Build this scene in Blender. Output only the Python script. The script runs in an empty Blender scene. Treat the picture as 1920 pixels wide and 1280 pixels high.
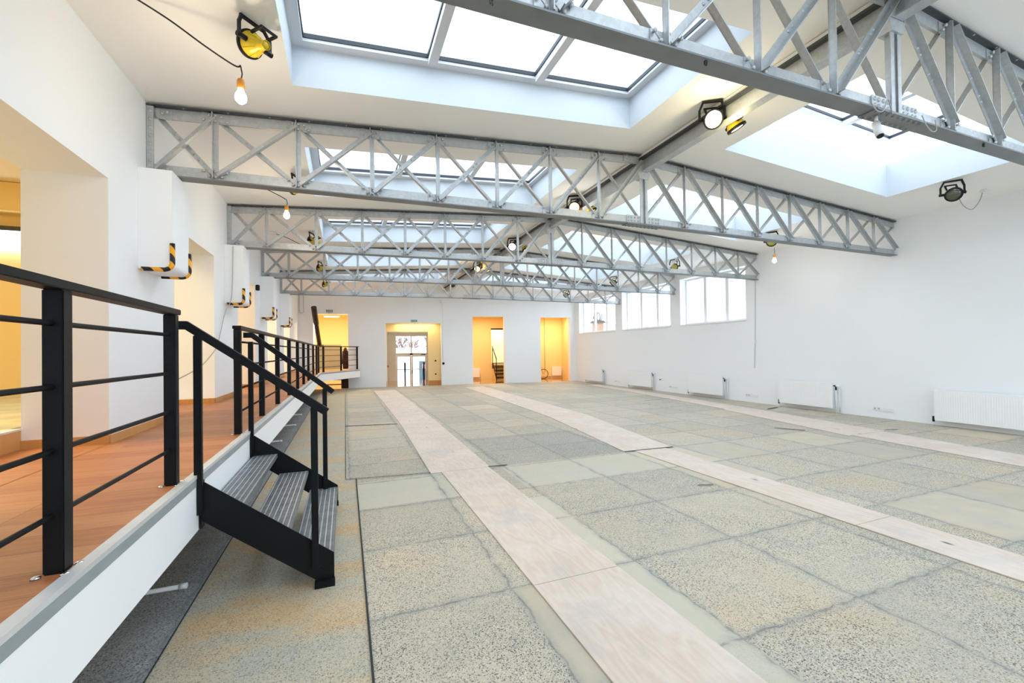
import bpy, bmesh, math, random
from mathutils import Vector, Matrix
random.seed(7)
SC = bpy.context.scene
COL = SC.collection
V = Vector

# ------------------------------------------------------------------ materials
def newmat(name):
    m = bpy.data.materials.new(name); m.use_nodes = True
    nt = m.node_tree
    return m, nt, nt.nodes['Principled BSDF']

def setp(b, **k):
    for n, v in k.items():
        n = n.replace('_', ' ')
        if n in b.inputs:
            b.inputs[n].default_value = (*v, 1.0) if isinstance(v, tuple) and len(v) == 3 else v

def mat(name, col, rough=.5, metal=0., noise=0., nscale=6., bump=0., spec=.5, coat=0.):
    m, nt, b = newmat(name)
    setp(b, Base_Color=col, Roughness=rough, Metallic=metal, Specular_IOR_Level=spec, Coat_Weight=coat)
    if noise or bump:
        tc = nt.nodes.new('ShaderNodeNewGeometry'); n = nt.nodes.new('ShaderNodeTexNoise')
        n.inputs['Scale'].default_value = nscale; n.inputs['Detail'].default_value = 6
        nt.links.new(tc.outputs['Position'], n.inputs['Vector'])
        if noise:
            r = nt.nodes.new('ShaderNodeMapRange')
            r.inputs['From Min'].default_value = .25; r.inputs['From Max'].default_value = .75
            r.inputs['To Min'].default_value = 1 - noise; r.inputs['To Max'].default_value = 1 + noise * .4
            nt.links.new(n.outputs['Fac'], r.inputs['Value'])
            mx = nt.nodes.new('ShaderNodeVectorMath'); mx.operation = 'SCALE'
            mx.inputs[0].default_value = col
            nt.links.new(r.outputs['Result'], mx.inputs['Scale'])
            nt.links.new(mx.outputs['Vector'], b.inputs['Base Color'])
        if bump:
            bp = nt.nodes.new('ShaderNodeBump'); bp.inputs['Strength'].default_value = bump
            bp.inputs['Distance'].default_value = .01
            nt.links.new(n.outputs['Fac'], bp.inputs['Height'])
            nt.links.new(bp.outputs['Normal'], b.inputs['Normal'])
    return m

def emis(name, col, strength):
    m, nt, b = newmat(name)
    setp(b, Base_Color=(.8, .8, .8), Emission_Color=col, Emission_Strength=strength)
    return m

class NT:
    """tiny expression helper for building node maths"""
    def __init__(s, nt): s.nt = nt
    def math(s, op, a, b=None, c=None, clamp=False):
        n = s.nt.nodes.new('ShaderNodeMath'); n.operation = op; n.use_clamp = clamp
        for i, x in enumerate((a, b, c)):
            if x is None: continue
            if isinstance(x, (int, float)): n.inputs[i].default_value = x
            else: s.nt.links.new(x, n.inputs[i])
        return n.outputs[0]
    def noise(s, vec, scale, detail=4, rough=.5, out='Fac'):
        n = s.nt.nodes.new('ShaderNodeTexNoise'); n.inputs['Scale'].default_value = scale
        n.inputs['Detail'].default_value = detail; n.inputs['Roughness'].default_value = rough
        s.nt.links.new(vec, n.inputs['Vector']); return n.outputs[out]
    def voro(s, vec, scale, out='Distance'):
        n = s.nt.nodes.new('ShaderNodeTexVoronoi'); n.inputs['Scale'].default_value = scale
        s.nt.links.new(vec, n.inputs['Vector']); return n.outputs[out]
    def white(s, vec):
        n = s.nt.nodes.new('ShaderNodeTexWhiteNoise'); n.noise_dimensions = '3D'
        s.nt.links.new(vec, n.inputs['Vector']); return n.outputs['Value'], n.outputs['Color']
    def comb(s, x, y, z):
        n = s.nt.nodes.new('ShaderNodeCombineXYZ')
        for i, v in enumerate((x, y, z)):
            if isinstance(v, (int, float)): n.inputs[i].default_value = v
            else: s.nt.links.new(v, n.inputs[i])
        return n.outputs[0]
    def sep(s, v):
        n = s.nt.nodes.new('ShaderNodeSeparateXYZ'); s.nt.links.new(v, n.inputs[0]); return n.outputs
    def mix(s, f, a, b, blend='MIX'):
        n = s.nt.nodes.new('ShaderNodeMix'); n.data_type = 'RGBA'; n.blend_type = blend
        for i, x in ((0, f), (6, a), (7, b)):
            if isinstance(x, (int, float)): n.inputs[i].default_value = x
            elif isinstance(x, tuple): n.inputs[i].default_value = (*x, 1)
            else: s.nt.links.new(x, n.inputs[i])
        return n.outputs[2]
    def maprange(s, v, a, b, c=0., d=1., smooth=False):
        n = s.nt.nodes.new('ShaderNodeMapRange')
        if smooth: n.interpolation_type = 'SMOOTHSTEP'
        s.nt.links.new(v, n.inputs[0])
        for i, x in enumerate((a, b, c, d)): n.inputs[i + 1].default_value = x
        return n.outputs[0]
    def scale(s, v, k):
        n = s.nt.nodes.new('ShaderNodeVectorMath'); n.operation = 'MULTIPLY'
        s.nt.links.new(v, n.inputs[0]); n.inputs[1].default_value = k; return n.outputs[0]
    def add(s, v, w):
        n = s.nt.nodes.new('ShaderNodeVectorMath'); n.operation = 'ADD'
        s.nt.links.new(v, n.inputs[0])
        if isinstance(w, tuple): n.inputs[1].default_value = w
        else: s.nt.links.new(w, n.inputs[1])
        return n.outputs[0]
    def pos(s): return s.nt.nodes.new('ShaderNodeNewGeometry').outputs['Position']
    def obj(s): return s.nt.nodes.new('ShaderNodeTexCoord').outputs['Object']
    def bump(s, b, h, strength=.3, dist=.004):
        n = s.nt.nodes.new('ShaderNodeBump'); n.inputs['Strength'].default_value = strength
        n.inputs['Distance'].default_value = dist
        s.nt.links.new(h, n.inputs['Height']); s.nt.links.new(n.outputs[0], b.inputs['Normal'])

def concrete(name, base, dark, warm, warm_amt, speck, cells=True, darkspeck=(.06, .07, .075), stain_scale=.9, crack=1.):
    m, nt, b = newmat(name); N = NT(nt); p = N.pos(); x, y, z = N.sep(p)
    wob = N.math('MULTIPLY', N.math('SUBTRACT', N.noise(p, 5., 3), .5), .10)
    wob2 = N.math('MULTIPLY', N.math('SUBTRACT', N.noise(N.add(p, (13., 5., 0)), 9., 4), .5), .07)
    # panel ids (0.935 x 0.885 m slabs)
    gx = N.math('DIVIDE', N.math('SUBTRACT', x, 1.9), .935)
    gy = N.math('DIVIDE', N.math('SUBTRACT', y, 1.65), .885)
    idv = N.comb(N.math('FLOOR', gx), N.math('FLOOR', gy), 0.)
    rv, rc = N.white(idv)
    big = N.noise(p if cells else N.scale(p, (.7, 1.6, 1.)), stain_scale, 4, .6)
    med = N.noise(N.add(p, (3., 8., 1.)), 4., 5, .65)
    col = N.mix(N.maprange(med, .3, .7), base, dark)
    wm = N.math('MULTIPLY', N.maprange(big, .48 if cells else .42, .68 if cells else .64, 0, 1, True), warm_amt)
    col = N.mix(wm, col, warm)
    if cells:
        tone = N.maprange(rv, 0, 1, .90, 1.08)
        tint = N.mix(.25, (1., 1., 1.), N.mix(rv, (.92, 1.0, 1.03), (1.06, 1.0, .92)))
        col = N.mix(1., col, tint, 'MULTIPLY')
        tn = N.comb(tone, tone, tone)
        col = N.mix(1., col, tn, 'MULTIPLY')
    smooth = 0.
    if cells:
        def boxm(x0, x1, y0, y1):
            a = N.math('MULTIPLY', N.math('GREATER_THAN', x, x0), N.math('LESS_THAN', x, x1))
            return N.math('MULTIPLY', a, N.math('MULTIPLY', N.math('GREATER_THAN', y, y0), N.math('LESS_THAN', y, y1)))
        smooth = N.math('MAXIMUM', N.math('MAXIMUM', boxm(1.85, 3.95, 4.29, 5.22), boxm(1.70, 1.90, 0., 4.0)), boxm(.10, 1.1, 4.35, 5.25))
        col = N.mix(N.math('MULTIPLY', smooth, .55), col, (.56, .545, .45))
        col = N.mix(N.math('MULTIPLY', N.math('MAXIMUM', boxm(1.85, 3.85, 5.25, 7.1), boxm(5.6, 6.7, .9, 1.95)), .5), col, (.27, .28, .26))
    # aggregate
    v1s = N.sep(N.voro(p, 135., 'Color'))[0]; d1 = N.voro(p, 135., 'Distance')
    p2 = N.add(p, (4., 2., 7.)); v2 = N.sep(N.voro(p2, 80., 'Color'))[1]; d2 = N.voro(p2, 80., 'Distance')
    patch = N.maprange(N.noise(N.add(p, (9., 1., 4.)), 1.3, 2), .32, .55, .55, 1.)
    if cells:
        patch = N.math('MULTIPLY', patch, N.math('GREATER_THAN', N.math('FRACT', N.math('MULTIPLY', rv, 7.3)), .09))
    if cells: patch = N.math('MULTIPLY', patch, N.math('SUBTRACT', 1.12, smooth, clamp=True))
    dk = N.math('MULTIPLY', N.math('MULTIPLY', N.math('MULTIPLY', N.math('GREATER_THAN', v1s, .42), N.math('LESS_THAN', d1, .42)), speck), patch)
    col = N.mix(N.math('MULTIPLY', dk, .8), col, darkspeck)
    lt = N.math('MULTIPLY', N.math('MULTIPLY', N.math('MULTIPLY', N.math('LESS_THAN', v1s, .26), N.math('LESS_THAN', d1, .42)), speck), patch)
    col = N.mix(N.math('MULTIPLY', lt, .6), col, (.74, .73, .69))
    dk2 = N.math('MULTIPLY', N.math('MULTIPLY', N.math('MULTIPLY', N.math('GREATER_THAN', v2, .74), N.math('LESS_THAN', d2, .38)), speck), patch)
    col = N.mix(N.math('MULTIPLY', dk2, .8), col, (.05, .055, .06))
    h = v1s
    if cells:
        dx = N.math('MULTIPLY', N.math('ABSOLUTE', N.math('SUBTRACT', N.math('FRACT', N.math('ADD', N.math('ADD', gx, wob), .5)), .5)), .935)
        dy = N.math('MULTIPLY', N.math('ABSOLUTE', N.math('SUBTRACT', N.math('FRACT', N.math('ADD', N.math('ADD', gy, wob2), .5)), .5)), .885)
        d = N.math('MINIMUM', dx, dy)
        soft = N.maprange(N.math('ADD', d, N.math('MULTIPLY', N.math('SUBTRACT', N.noise(p, 22., 4, .7), .5), .05)), .0, .06, 1., 0., True)
        hard = N.maprange(d, .0, .012, 1., 0.)
        am = N.maprange(N.noise(N.add(p, (2., 2., 2.)), 6., 5, .7), .35, .65, .15, 1.)
        col = N.mix(N.math('MULTIPLY', N.math('MULTIPLY', soft, am), .62 * crack), col, (.25, .265, .26))
        col = N.mix(N.math('MULTIPLY', N.math('MULTIPLY', hard, am), .75 * crack), col, (.09, .10, .10))
    nt.links.new(col, b.inputs['Base Color'])
    setp(b, Roughness=.62, Specular_IOR_Level=.35)
    N.bump(b, h, .25, .003)
    return m

def planks(name, c1, c2, c3, along='X', pw=.19, pl=1.3, rough=.35, gap=(.12, .05, .02), gapw=.0022, grain=1., coat=0.):
    m, nt, b = newmat(name); N = NT(nt); p = N.pos(); x, y, z = N.sep(p)
    u, w = (x, y) if along == 'X' else (y, x)
    row = N.math('FLOOR', N.math('DIVIDE', w, pw))
    shift = N.math('MULTIPLY', N.white(N.comb(row, 3., 1.))[0], pl)
    cu = N.math('DIVIDE', N.math('ADD', u, shift), pl)
    idv = N.comb(row, N.math('FLOOR', cu), 2.)
    rv = N.white(idv)[0]
    sv = N.comb(N.math('MULTIPLY', u, 1.2), N.math('MULTIPLY', w, 14.), N.math('MULTIPLY', rv, 30.))
    g = N.noise(sv, 2.2, 8, .65)
    g2 = N.noise(sv, 9., 3, .6)
    f = N.math('ADD', N.math('MULTIPLY', g, .75), N.math('MULTIPLY', g2, .25))
    col = N.mix(N.maprange(f, .32, .68), c1, c2)
    col = N.mix(N.math('MULTIPLY', rv, .55), col, c3)
    dw = N.math('MULTIPLY', N.math('ABSOLUTE', N.math('SUBTRACT', N.math('FRACT', N.math('ADD', N.math('DIVIDE', w, pw), .5)), .5)), pw)
    du = N.math('MULTIPLY', N.math('ABSOLUTE', N.math('SUBTRACT', N.math('FRACT', N.math('ADD', cu, .5)), .5)), pl)
    gm = N.maprange(N.math('MINIMUM', dw, du), .0, gapw, 1., 0.)
    col = N.mix(N.math('MULTIPLY', gm, .7), col, gap)
    nt.links.new(col, b.inputs['Base Color'])
    setp(b, Roughness=rough, Coat_Weight=coat, Specular_IOR_Level=.5)
    return m

def board_mat():
    m, nt, b = newmat('whitewashed_plywood'); N = NT(nt); p = N.pos(); o = N.obj(); x, y, z = N.sep(p)
    sv = N.comb(N.math('MULTIPLY', x, 5.), N.math('MULTIPLY', y, .9), 0.)
    w = N.noise(sv, 1.1, 3, .5)
    rings = N.math('FRACT', N.math('MULTIPLY', w, 9.))
    rings = N.maprange(N.math('ABSOLUTE', N.math('SUBTRACT', rings, .5)), 0., .5)
    fine = N.noise(N.comb(N.math('MULTIPLY', x, 60.), N.math('MULTIPLY', y, 4.), 0.), 1.6, 5, .7)
    col = N.mix(N.math('MULTIPLY', rings, .5), (.66, .56, .48), (.53, .42, .34))
    col = N.mix(N.maprange(fine, .45, .75, 0., .35), col, (.48, .41, .36))
    big = N.noise(p, 2.1, 4, .6)
    col = N.mix(N.maprange(big, .46, .72, 0., .6), col, (.70, .635, .575))
    gr = N.noise(N.add(p, (7., 1., 0.)), 1.4, 5, .7)
    col = N.mix(N.maprange(gr, .54, .72, 0., .55), col, (.46, .44, .43))
    kn = N.voro(N.comb(N.math('MULTIPLY', x, 3.4), N.math('MULTIPLY', y, 1.5), 0.), 1., 'Distance')
    col = N.mix(N.maprange(kn, .03, .075, .95, 0.), col, (.10, .06, .045))
    nt.links.new(col, b.inputs['Base Color']); setp(b, Roughness=.6)
    return m

def stripes(name, c1, c2, pitch, axis='diag'):
    m, nt, b = newmat(name); N = NT(nt); p = N.obj(); x, y, z = N.sep(p)
    s = N.math('ADD', N.math('ADD', x, y), z) if axis == 'diag' else y
    f = N.math('GREATER_THAN', N.math('FRACT', N.math('DIVIDE', s, pitch)), .5)
    nt.links.new(N.mix(f, c1, c2), b.inputs['Base Color']); setp(b, Roughness=.45)
    return m

def grating_mat():
    m, nt, b = newmat('perforated_tread_steel'); N = NT(nt); p = N.obj(); x, y, z = N.sep(p)
    def line(c, pitch, w):
        return N.math('LESS_THAN', N.math('ABSOLUTE', N.math('SUBTRACT', N.math('FRACT', N.math('DIVIDE', c, pitch)), .5)), w)
    l = line(x, .036, .075); k = line(y, .012, .22); kx = line(x, .012, .22)
    nz = N.noise(p, 14., 4)
    col = N.mix(N.maprange(nz, .3, .7), (.14, .155, .17), (.25, .27, .29))
    col = N.mix(N.math('MULTIPLY', N.math('MULTIPLY', k, kx), .7), col, (.035, .038, .042))
    col = N.mix(N.math('MULTIPLY', l, .8), col, (.66, .69, .71))
    nt.links.new(col, b.inputs['Base Color']); setp(b, Roughness=.45, Metallic=.3)
    return m

def steel_mat():
    m, nt, b = newmat('galvanised_steel'); N = NT(nt); p = N.obj()
    a = N.noise(p, 5., 5, .6); v = N.sep(N.voro(p, 38., 'Color'))[0]
    f = N.math('ADD', N.math('MULTIPLY', a, .7), N.math('MULTIPLY', v, .3))
    col = N.mix(N.maprange(f, .25, .75), (.46, .48, .49), (.57, .59, .60))
    nt.links.new(col, b.inputs['Base Color'])
    nt.links.new(N.maprange(f, .2, .8, .50, .40), b.inputs['Roughness'])
    setp(b, Metallic=.55)
    return m

def glass_mat(name, tint=(.93, .97, .98), refl=.07):
    m = bpy.data.materials.new(name); m.use_nodes = True; nt = m.node_tree; nt.nodes.clear()
    o = nt.nodes.new('ShaderNodeOutputMaterial'); mx = nt.nodes.new('ShaderNodeMixShader')
    t = nt.nodes.new('ShaderNodeBsdfTransparent'); t.inputs[0].default_value = (*tint, 1)
    g = nt.nodes.new('ShaderNodeBsdfGlossy'); g.inputs['Roughness'].default_value = .03
    mx.inputs[0].default_value = refl
    nt.links.new(t.outputs[0], mx.inputs[1]); nt.links.new(g.outputs[0], mx.inputs[2]); nt.links.new(mx.outputs[0], o.inputs[0])
    return m

def brick_mat():
    m, nt, b = newmat('old_brick'); N = NT(nt); p = N.obj(); x, y, z = N.sep(p)
    t = nt.nodes.new('ShaderNodeTexBrick')
    nt.links.new(N.comb(N.math('ADD', x, y), z, 0.), t.inputs['Vector'])
    t.inputs['Color1'].default_value = (.22, .10, .06, 1); t.inputs['Color2'].default_value = (.34, .17, .10, 1)
    t.inputs['Mortar'].default_value = (.5, .46, .42, 1); t.inputs['Scale'].default_value = 4.
    nt.links.new(t.outputs['Color'], b.inputs['Base Color']); setp(b, Roughness=.9)
    return m

M = {}
M['wall'] = mat('white_wall_paint', (.885, .908, .93), .75, noise=.015, nscale=.7, spec=.25)
M['ceil'] = mat('white_ceiling_paint', (.91, .90, .875), .85, noise=.012, nscale=.5, spec=.2)
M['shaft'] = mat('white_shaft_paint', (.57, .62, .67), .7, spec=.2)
M['lamp_cream'] = mat('lamp_tinted_cream_paint', (.87, .68, .34), .7, noise=.02, nscale=1.)  # cream with the yellow of the warm room lamps put into it
M['lamp_cream_light'] = mat('lamp_tinted_light_cream_paint', (.90, .77, .46), .7)  # lighter cream, lamp yellow again part of the colour
M['lamp_cream2'] = mat('pale_cream_wall_paint', (.84, .78, .66), .7, noise=.02, nscale=1.)
M['frame'] = mat('white_window_frame', (.88, .89, .90), .4)
M['skyframe'] = mat('skylight_frame_enamel', (.62, .64, .68), .5)
M['gasket'] = mat('black_glazing_gasket', (.015, .02, .03), .5)
M['steel'] = steel_mat()
M['steel_dk'] = mat('dark_weathered_steel', (.09, .10, .105), .5, .6, noise=.2, nscale=8)
M['steel_shade'] = mat('shaded_underside_steel', (.22, .235, .245), .5, .4, noise=.15, nscale=5)  # darker tone paints the shade on the truss undersides
M['rivet'] = mat('steel_rivet', (.48, .50, .51), .4, .8)
M['black'] = mat('black_powder_coat', (.0045, .006, .0075), .5, spec=.22)
M['blackp'] = mat('black_plastic', (.007, .007, .008), .5, spec=.25)
M['wood'] = planks('orange_laminate_floor', (.52, .195, .062), (.26, .075, .022), (.54, .235, .09), 'X', .19, 1.28, .45, gapw=.004)
M['skirt'] = planks('orange_wood_skirting', (.60, .30, .09), (.46, .20, .055), (.66, .36, .13), 'Y', 4., 3., .4)
M['lobby_floor'] = planks('polished_wood_floor', (.50, .22, .07), (.36, .14, .04), (.58, .28, .1), 'X', .12, 1.0, .10, coat=.6)
M['board'] = board_mat()
M['con_band'] = concrete('speckled_terrazzo_concrete', (.54, .475, .375), (.45, .415, .345), (.57, .44, .28), .5, 1., True)
M['con_strip'] = concrete('stained_smooth_concrete', (.54, .475, .35), (.42, .41, .34), (.57, .40, .22), 1., .6, False, stain_scale=1.5)
M['con_dark'] = concrete('dark_speckled_concrete', (.36, .385, .38), (.26, .28, .28), (.34, .32, .26), .3, 1., True, crack=.7)
M['gap_shadow'] = mat('floor_gap_and_edge_shadow', (.03, .035, .035), .9)
M['alu'] = mat('aluminium_edge', (.70, .71, .71), .45, .35, noise=.12, nscale=7)
M['grey_edge'] = mat('grey_edge_angle', (.36, .40, .42), .5, .3, noise=.15, nscale=5)
M['white'] = mat('white_lacquer', (.90, .91, .925), .45)
M['whitep'] = mat('white_plastic', (.82, .83, .83), .4)
M['chrome'] = mat('chrome', (.7, .7, .7), .15, 1.)
M['yellow'] = mat('yellow_lamp_enamel', (.80, .56, .02), .35, noise=.1, nscale=20)
M['yellow_dull'] = mat('dull_yellow_lamp_enamel', (.52, .42, .06), .45, noise=.15, nscale=20)
M['lens_off'] = mat('dark_lamp_lens', (.05, .055, .03), .12, coat=1.)
M['lens_reflect'] = mat('lens_with_olive_reflection', (.42, .40, .06), .2, coat=.6)  # olive tone is a reflection painted into the lens colour
M['lens_on'] = emis('lit_lamp_lens', (1., .95, .82), 9.)
M['lens_warm'] = emis('amber_lamp_lens', (1., .55, .12), 1.6)
M['bulb'] = emis('lit_bulb_glass', (1., .80, .50), 26.)
M['bulb_cool'] = emis('lit_cool_bulb_glass', (1., .97, .90), 26.)
M['tube'] = emis('fluorescent_tube', (.93, 1., .97), 5.)
M['tube_warm'] = emis('warm_fluorescent_tube', (1., .86, .55), 8.)
M['orangep'] = mat('orange_plastic', (.75, .28, .03), .5)
M['cable'] = mat('black_cable', (.02, .018, .016), .6)
M['cable_grey'] = mat('grey_cable', (.42, .41, .38), .6)
M['beige_box'] = mat('beige_junction_box', (.62, .56, .44), .5)
M['hazard'] = stripes('yellow_black_hazard_foam', (.90, .40, .006), (.005, .005, .007), .15)
M['tread'] = grating_mat()
M['glass'] = glass_mat('window_glass')
M['skyglass'] = glass_mat('skylight_glass', (.94, .97, .98), .05)
M['green'] = mat('green_exit_sign', (.02, .26, .20), .4)
M['green_dull'] = mat('dull_green_exit_sign', (.08, .20, .16), .5)
M['signwhite'] = mat('white_sign_print', (.85, .88, .87), .5)
M['coat'] = mat('dark_brown_fabric', (.06, .018, .008), .9, noise=.4, nscale=12)
M['duct'] = mat('black_enamelled_pipe', (.022, .018, .010), .35)
M['brick'] = brick_mat()
M['snow'] = mat('snow', (.85, .86, .88), .9)
M['facade'] = mat('white_render_facade', (.80, .81, .82), .9, noise=.05, nscale=.6)
M['bark'] = mat('bare_tree_bark', (.16, .11, .09), .9)
M['pale_bark'] = mat('pale_tree_twigs', (.62, .60, .58), .9)  # paler bark for the trees outside the right windows
M['redbark'] = mat('reddish_shrub_twigs', (.26, .13, .11), .9)
M['bluedoor'] = mat('blue_grey_metal_door', (.075, .11, .135), .6, noise=.2, nscale=5)
M['pink'] = mat('pink_paper', (.75, .36, .36), .8)
M['dkgreen_floor'] = mat('worn_olive_concrete', (.48, .47, .32), .5, noise=.35, nscale=3)
M['pipe_copper'] = mat('pipe_brass', (.45, .28, .12), .3, .9)

# ------------------------------------------------------------------ mesh builder
class MB:
    def __init__(s): s.bm = bmesh.new(); s.mi = 0
    def face(s, pts):
        vs = [s.bm.verts.new(p) for p in pts]
        f = s.bm.faces.new(vs); f.material_index = s.mi; return f
    def hexa(s, p):  # 8 corners: bottom 0-3 ccw, top 4-7
        vs = [s.bm.verts.new(q) for q in p]
        for idx in ((3, 2, 1, 0), (4, 5, 6, 7), (0, 1, 5, 4), (1, 2, 6, 5), (2, 3, 7, 6), (3, 0, 4, 7)):
            f = s.bm.faces.new([vs[i] for i in idx]); f.material_index = s.mi
        return s
    def box(s, x0, y0, z0, x1, y1, z1):
        x0, x1 = sorted((x0, x1)); y0, y1 = sorted((y0, y1)); z0, z1 = sorted((z0, z1))
        return s.hexa([(x0, y0, z0), (x1, y0, z0), (x1, y1, z0), (x0, y1, z0), (x0, y0, z1), (x1, y0, z1), (x1, y1, z1), (x0, y1, z1)])
    def bbox(s, x0, y0, z0, x1, y1, z1, bev=.005):
        n0 = len(s.bm.verts); s.bm.verts.ensure_lookup_table()
        e0 = set(s.bm.edges); s.box(x0, y0, z0, x1, y1, z1)
        es = [e for e in s.bm.edges if e not in e0]
        bmesh.ops.bevel(s.bm, geom=es, offset=bev, segments=2, affect='EDGES', material=s.mi)
        return s
    def bar(s, a, b, w, h, up=(0, 0, 1), off=(0, 0)):
        """rectangular bar from a to b; w across, h along 'up'"""
        a, b = V(a), V(b); d = (b - a).normalized(); up = V(up)
        r = d.cross(up)
        if r.length < 1e-5: r = d.cross(V((0, 1, 0)))
        r.normalize(); u = r.cross(d).normalized()
        o = r * off[0] + u * off[1]
        c = [(-w / 2, -h / 2), (w / 2, -h / 2), (w / 2, h / 2), (-w / 2, h / 2)]
        A = [a + o + r * x + u * y for x, y in c]; B = [b + o + r * x + u * y for x, y in c]
        return s.hexa([A[0], A[1], A[2], A[3], B[0], B[1], B[2], B[3]])
    def angle(s, a, b, leg, t, up=(0, 0, 1), flip=1):
        """L section: one leg in the plane of up, one leg across"""
        s.bar(a, b, t, leg, up)
        s.bar(a, b, leg, t, up, (flip * (leg / 2), -(leg / 2) + t / 2))
        return s
    def cyl(s, a, b, r, r2=None, n=16, caps=True):
        a, b = V(a), V(b); r2 = r if r2 is None else r2
        d = (b - a).normalized(); t = d.orthogonal().normalized(); u = d.cross(t)
        A = []; B = []
        for i in range(n):
            q = 2 * math.pi * i / n; k = t * math.cos(q) + u * math.sin(q)
            A.append(s.bm.verts.new(a + k * r)); B.append(s.bm.verts.new(b + k * r2))
        for i in range(n):
            j = (i + 1) % n; f = s.bm.faces.new([A[i], A[j], B[j], B[i]]); f.material_index = s.mi; f.smooth = True
        if caps:
            f = s.bm.faces.new(A[::-1]); f.material_index = s.mi
            f = s.bm.faces.new(B); f.material_index = s.mi
        return s
    def lathe(s, prof, origin=(0, 0, 0), axis=(0, 0, 1), n=24):
        """prof: (r, h) along axis"""
        o = V(origin); d = V(axis).normalized(); t = d.orthogonal().normalized(); u = d.cross(t)
        rings = []
        for r, h in prof:
            if r < 1e-6: rings.append([s.bm.verts.new(o + d * h)])
            else: rings.append([s.bm.verts.new(o + d * h + (t * math.cos(2 * math.pi * i / n) + u * math.sin(2 * math.pi * i / n)) * r) for i in range(n)])
        for A, B in zip(rings, rings[1:]):
            for i in range(n):
                j = (i + 1) % n
                if len(A) == 1 and len(B) == 1: continue
                if len(A) == 1: f = s.bm.faces.new([A[0], B[j], B[i]])
                elif len(B) == 1: f = s.bm.faces.new([A[i], A[j], B[0]])
                else: f = s.bm.faces.new([A[i], A[j], B[j], B[i]])
                f.material_index = s.mi; f.smooth = True
        return s
    def tube(s, pts, r, n=8, caps=True):
        pts = [V(p) for p in pts]; rings = []; t = None
        for i, p in enumerate(pts):
            d = (pts[min(i + 1, len(pts) - 1)] - pts[max(i - 1, 0)]).normalized()
            if t is None: t = d.orthogonal().normalized()
            else: t = (t - d * t.dot(d)).normalized()
            u = d.cross(t)
            rings.append([s.bm.verts.new(p + (t * math.cos(2 * math.pi * k / n) + u * math.sin(2 * math.pi * k / n)) * r) for k in range(n)])
        for A, B in zip(rings, rings[1:]):
            for k in range(n):
                j = (k + 1) % n; f = s.bm.faces.new([A[k], A[j], B[j], B[k]]); f.smooth = True; f.material_index = s.mi
        if caps:
            s.bm.faces.new(rings[0][::-1]).material_index = s.mi; s.bm.faces.new(rings[-1]).material_index = s.mi
        return s
    def prism(s, poly, d):
        """poly: list of 3D points (planar); extruded by d"""
        d = V(d); A = [s.bm.verts.new(p) for p in poly]; B = [s.bm.verts.new(V(p) + d) for p in poly]
        n = len(A)
        fs = [s.bm.faces.new(A[::-1]), s.bm.faces.new(B)]
        for i in range(n): fs.append(s.bm.faces.new([A[i], A[(i + 1) % n], B[(i + 1) % n], B[i]]))
        for f in fs: f.material_index = s.mi
        return s
    def sphere(s, c, r, n=12):
        return s.lathe([(0, -r)] + [(r * math.sin(math.pi * i / n), -r * math.cos(math.pi * i / n)) for i in range(1, n)] + [(0, r)], c, (0, 0, 1), n * 2)
    def rivet(s, c, d, r=.012):
        c = V(c); d = V(d).normalized()
        return s.lathe([(r, 0), (r * .8, r * .45), (0, r * .65)], c, d, 6)
    def build(s, name, mats, parent=None, origin=None, loc=None, rotz=0.):
        bmesh.ops.recalc_face_normals(s.bm, faces=s.bm.faces[:])
        if origin is not None: bmesh.ops.translate(s.bm, verts=s.bm.verts[:], vec=-V(origin))
        me = bpy.data.meshes.new(name); s.bm.to_mesh(me); s.bm.free()
        if not isinstance(mats, (list, tuple)): mats = [mats]
        for m in mats: me.materials.append(m)
        o = bpy.data.objects.new(name, me); COL.objects.link(o)
        if parent: o.parent = parent
        if loc is not None: o.location = loc
        elif origin is not None and parent is None: o.location = origin
        if rotz: o.rotation_euler = (0, 0, rotz)
        return o

def tag(o, label=None, cat=None, group=None, kind=None):
    if label: o['label'] = label
    if cat: o['category'] = cat
    if group: o['group'] = group
    if kind: o['kind'] = kind
    return o
def thing(name, label, cat, loc=(0, 0, 0), rotz=0., group=None):
    o = bpy.data.objects.new(name, None); COL.objects.link(o); o.empty_display_size = .1
    o.location = loc; o.rotation_euler = (0, 0, rotz)
    return tag(o, label, cat, group)
def struct(o): o['kind'] = 'structure'; return o
def copy_tree(o, parent=None):
    c = o.copy(); COL.objects.link(c)
    if parent: c.parent = parent
    for ch in list(o.children): copy_tree(ch, c)
    return c

# ------------------------------------------------------------------ layout numbers (metres; floor z = 0; camera above x=y=0)
XL, XR, RIDGE = -1.79, 10.27, 4.15
ZP = .79                                  # walkway deck
T0, DT = 2.085, 3.07                      # first truss, truss spacing
TY = [T0, 5.2, 8.27, 11.34, 14.41]
YF = -4.2                                 # wall behind the camera
def zceil(x): return 3.975 + .0675 * (x - XL) if x < RIDGE else 4.376 - .0635 * (x - RIDGE)
BA = -math.atan(.128)                     # the back wall is not square to the room
BO = V((XL, 19.511, 0))
E1 = V((math.cos(BA), math.sin(BA), 0)); E2 = V((-math.sin(BA), math.cos(BA), 0))
def B(s, d, z): return BO + E1 * s + E2 * d + V((0, 0, z))

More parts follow.
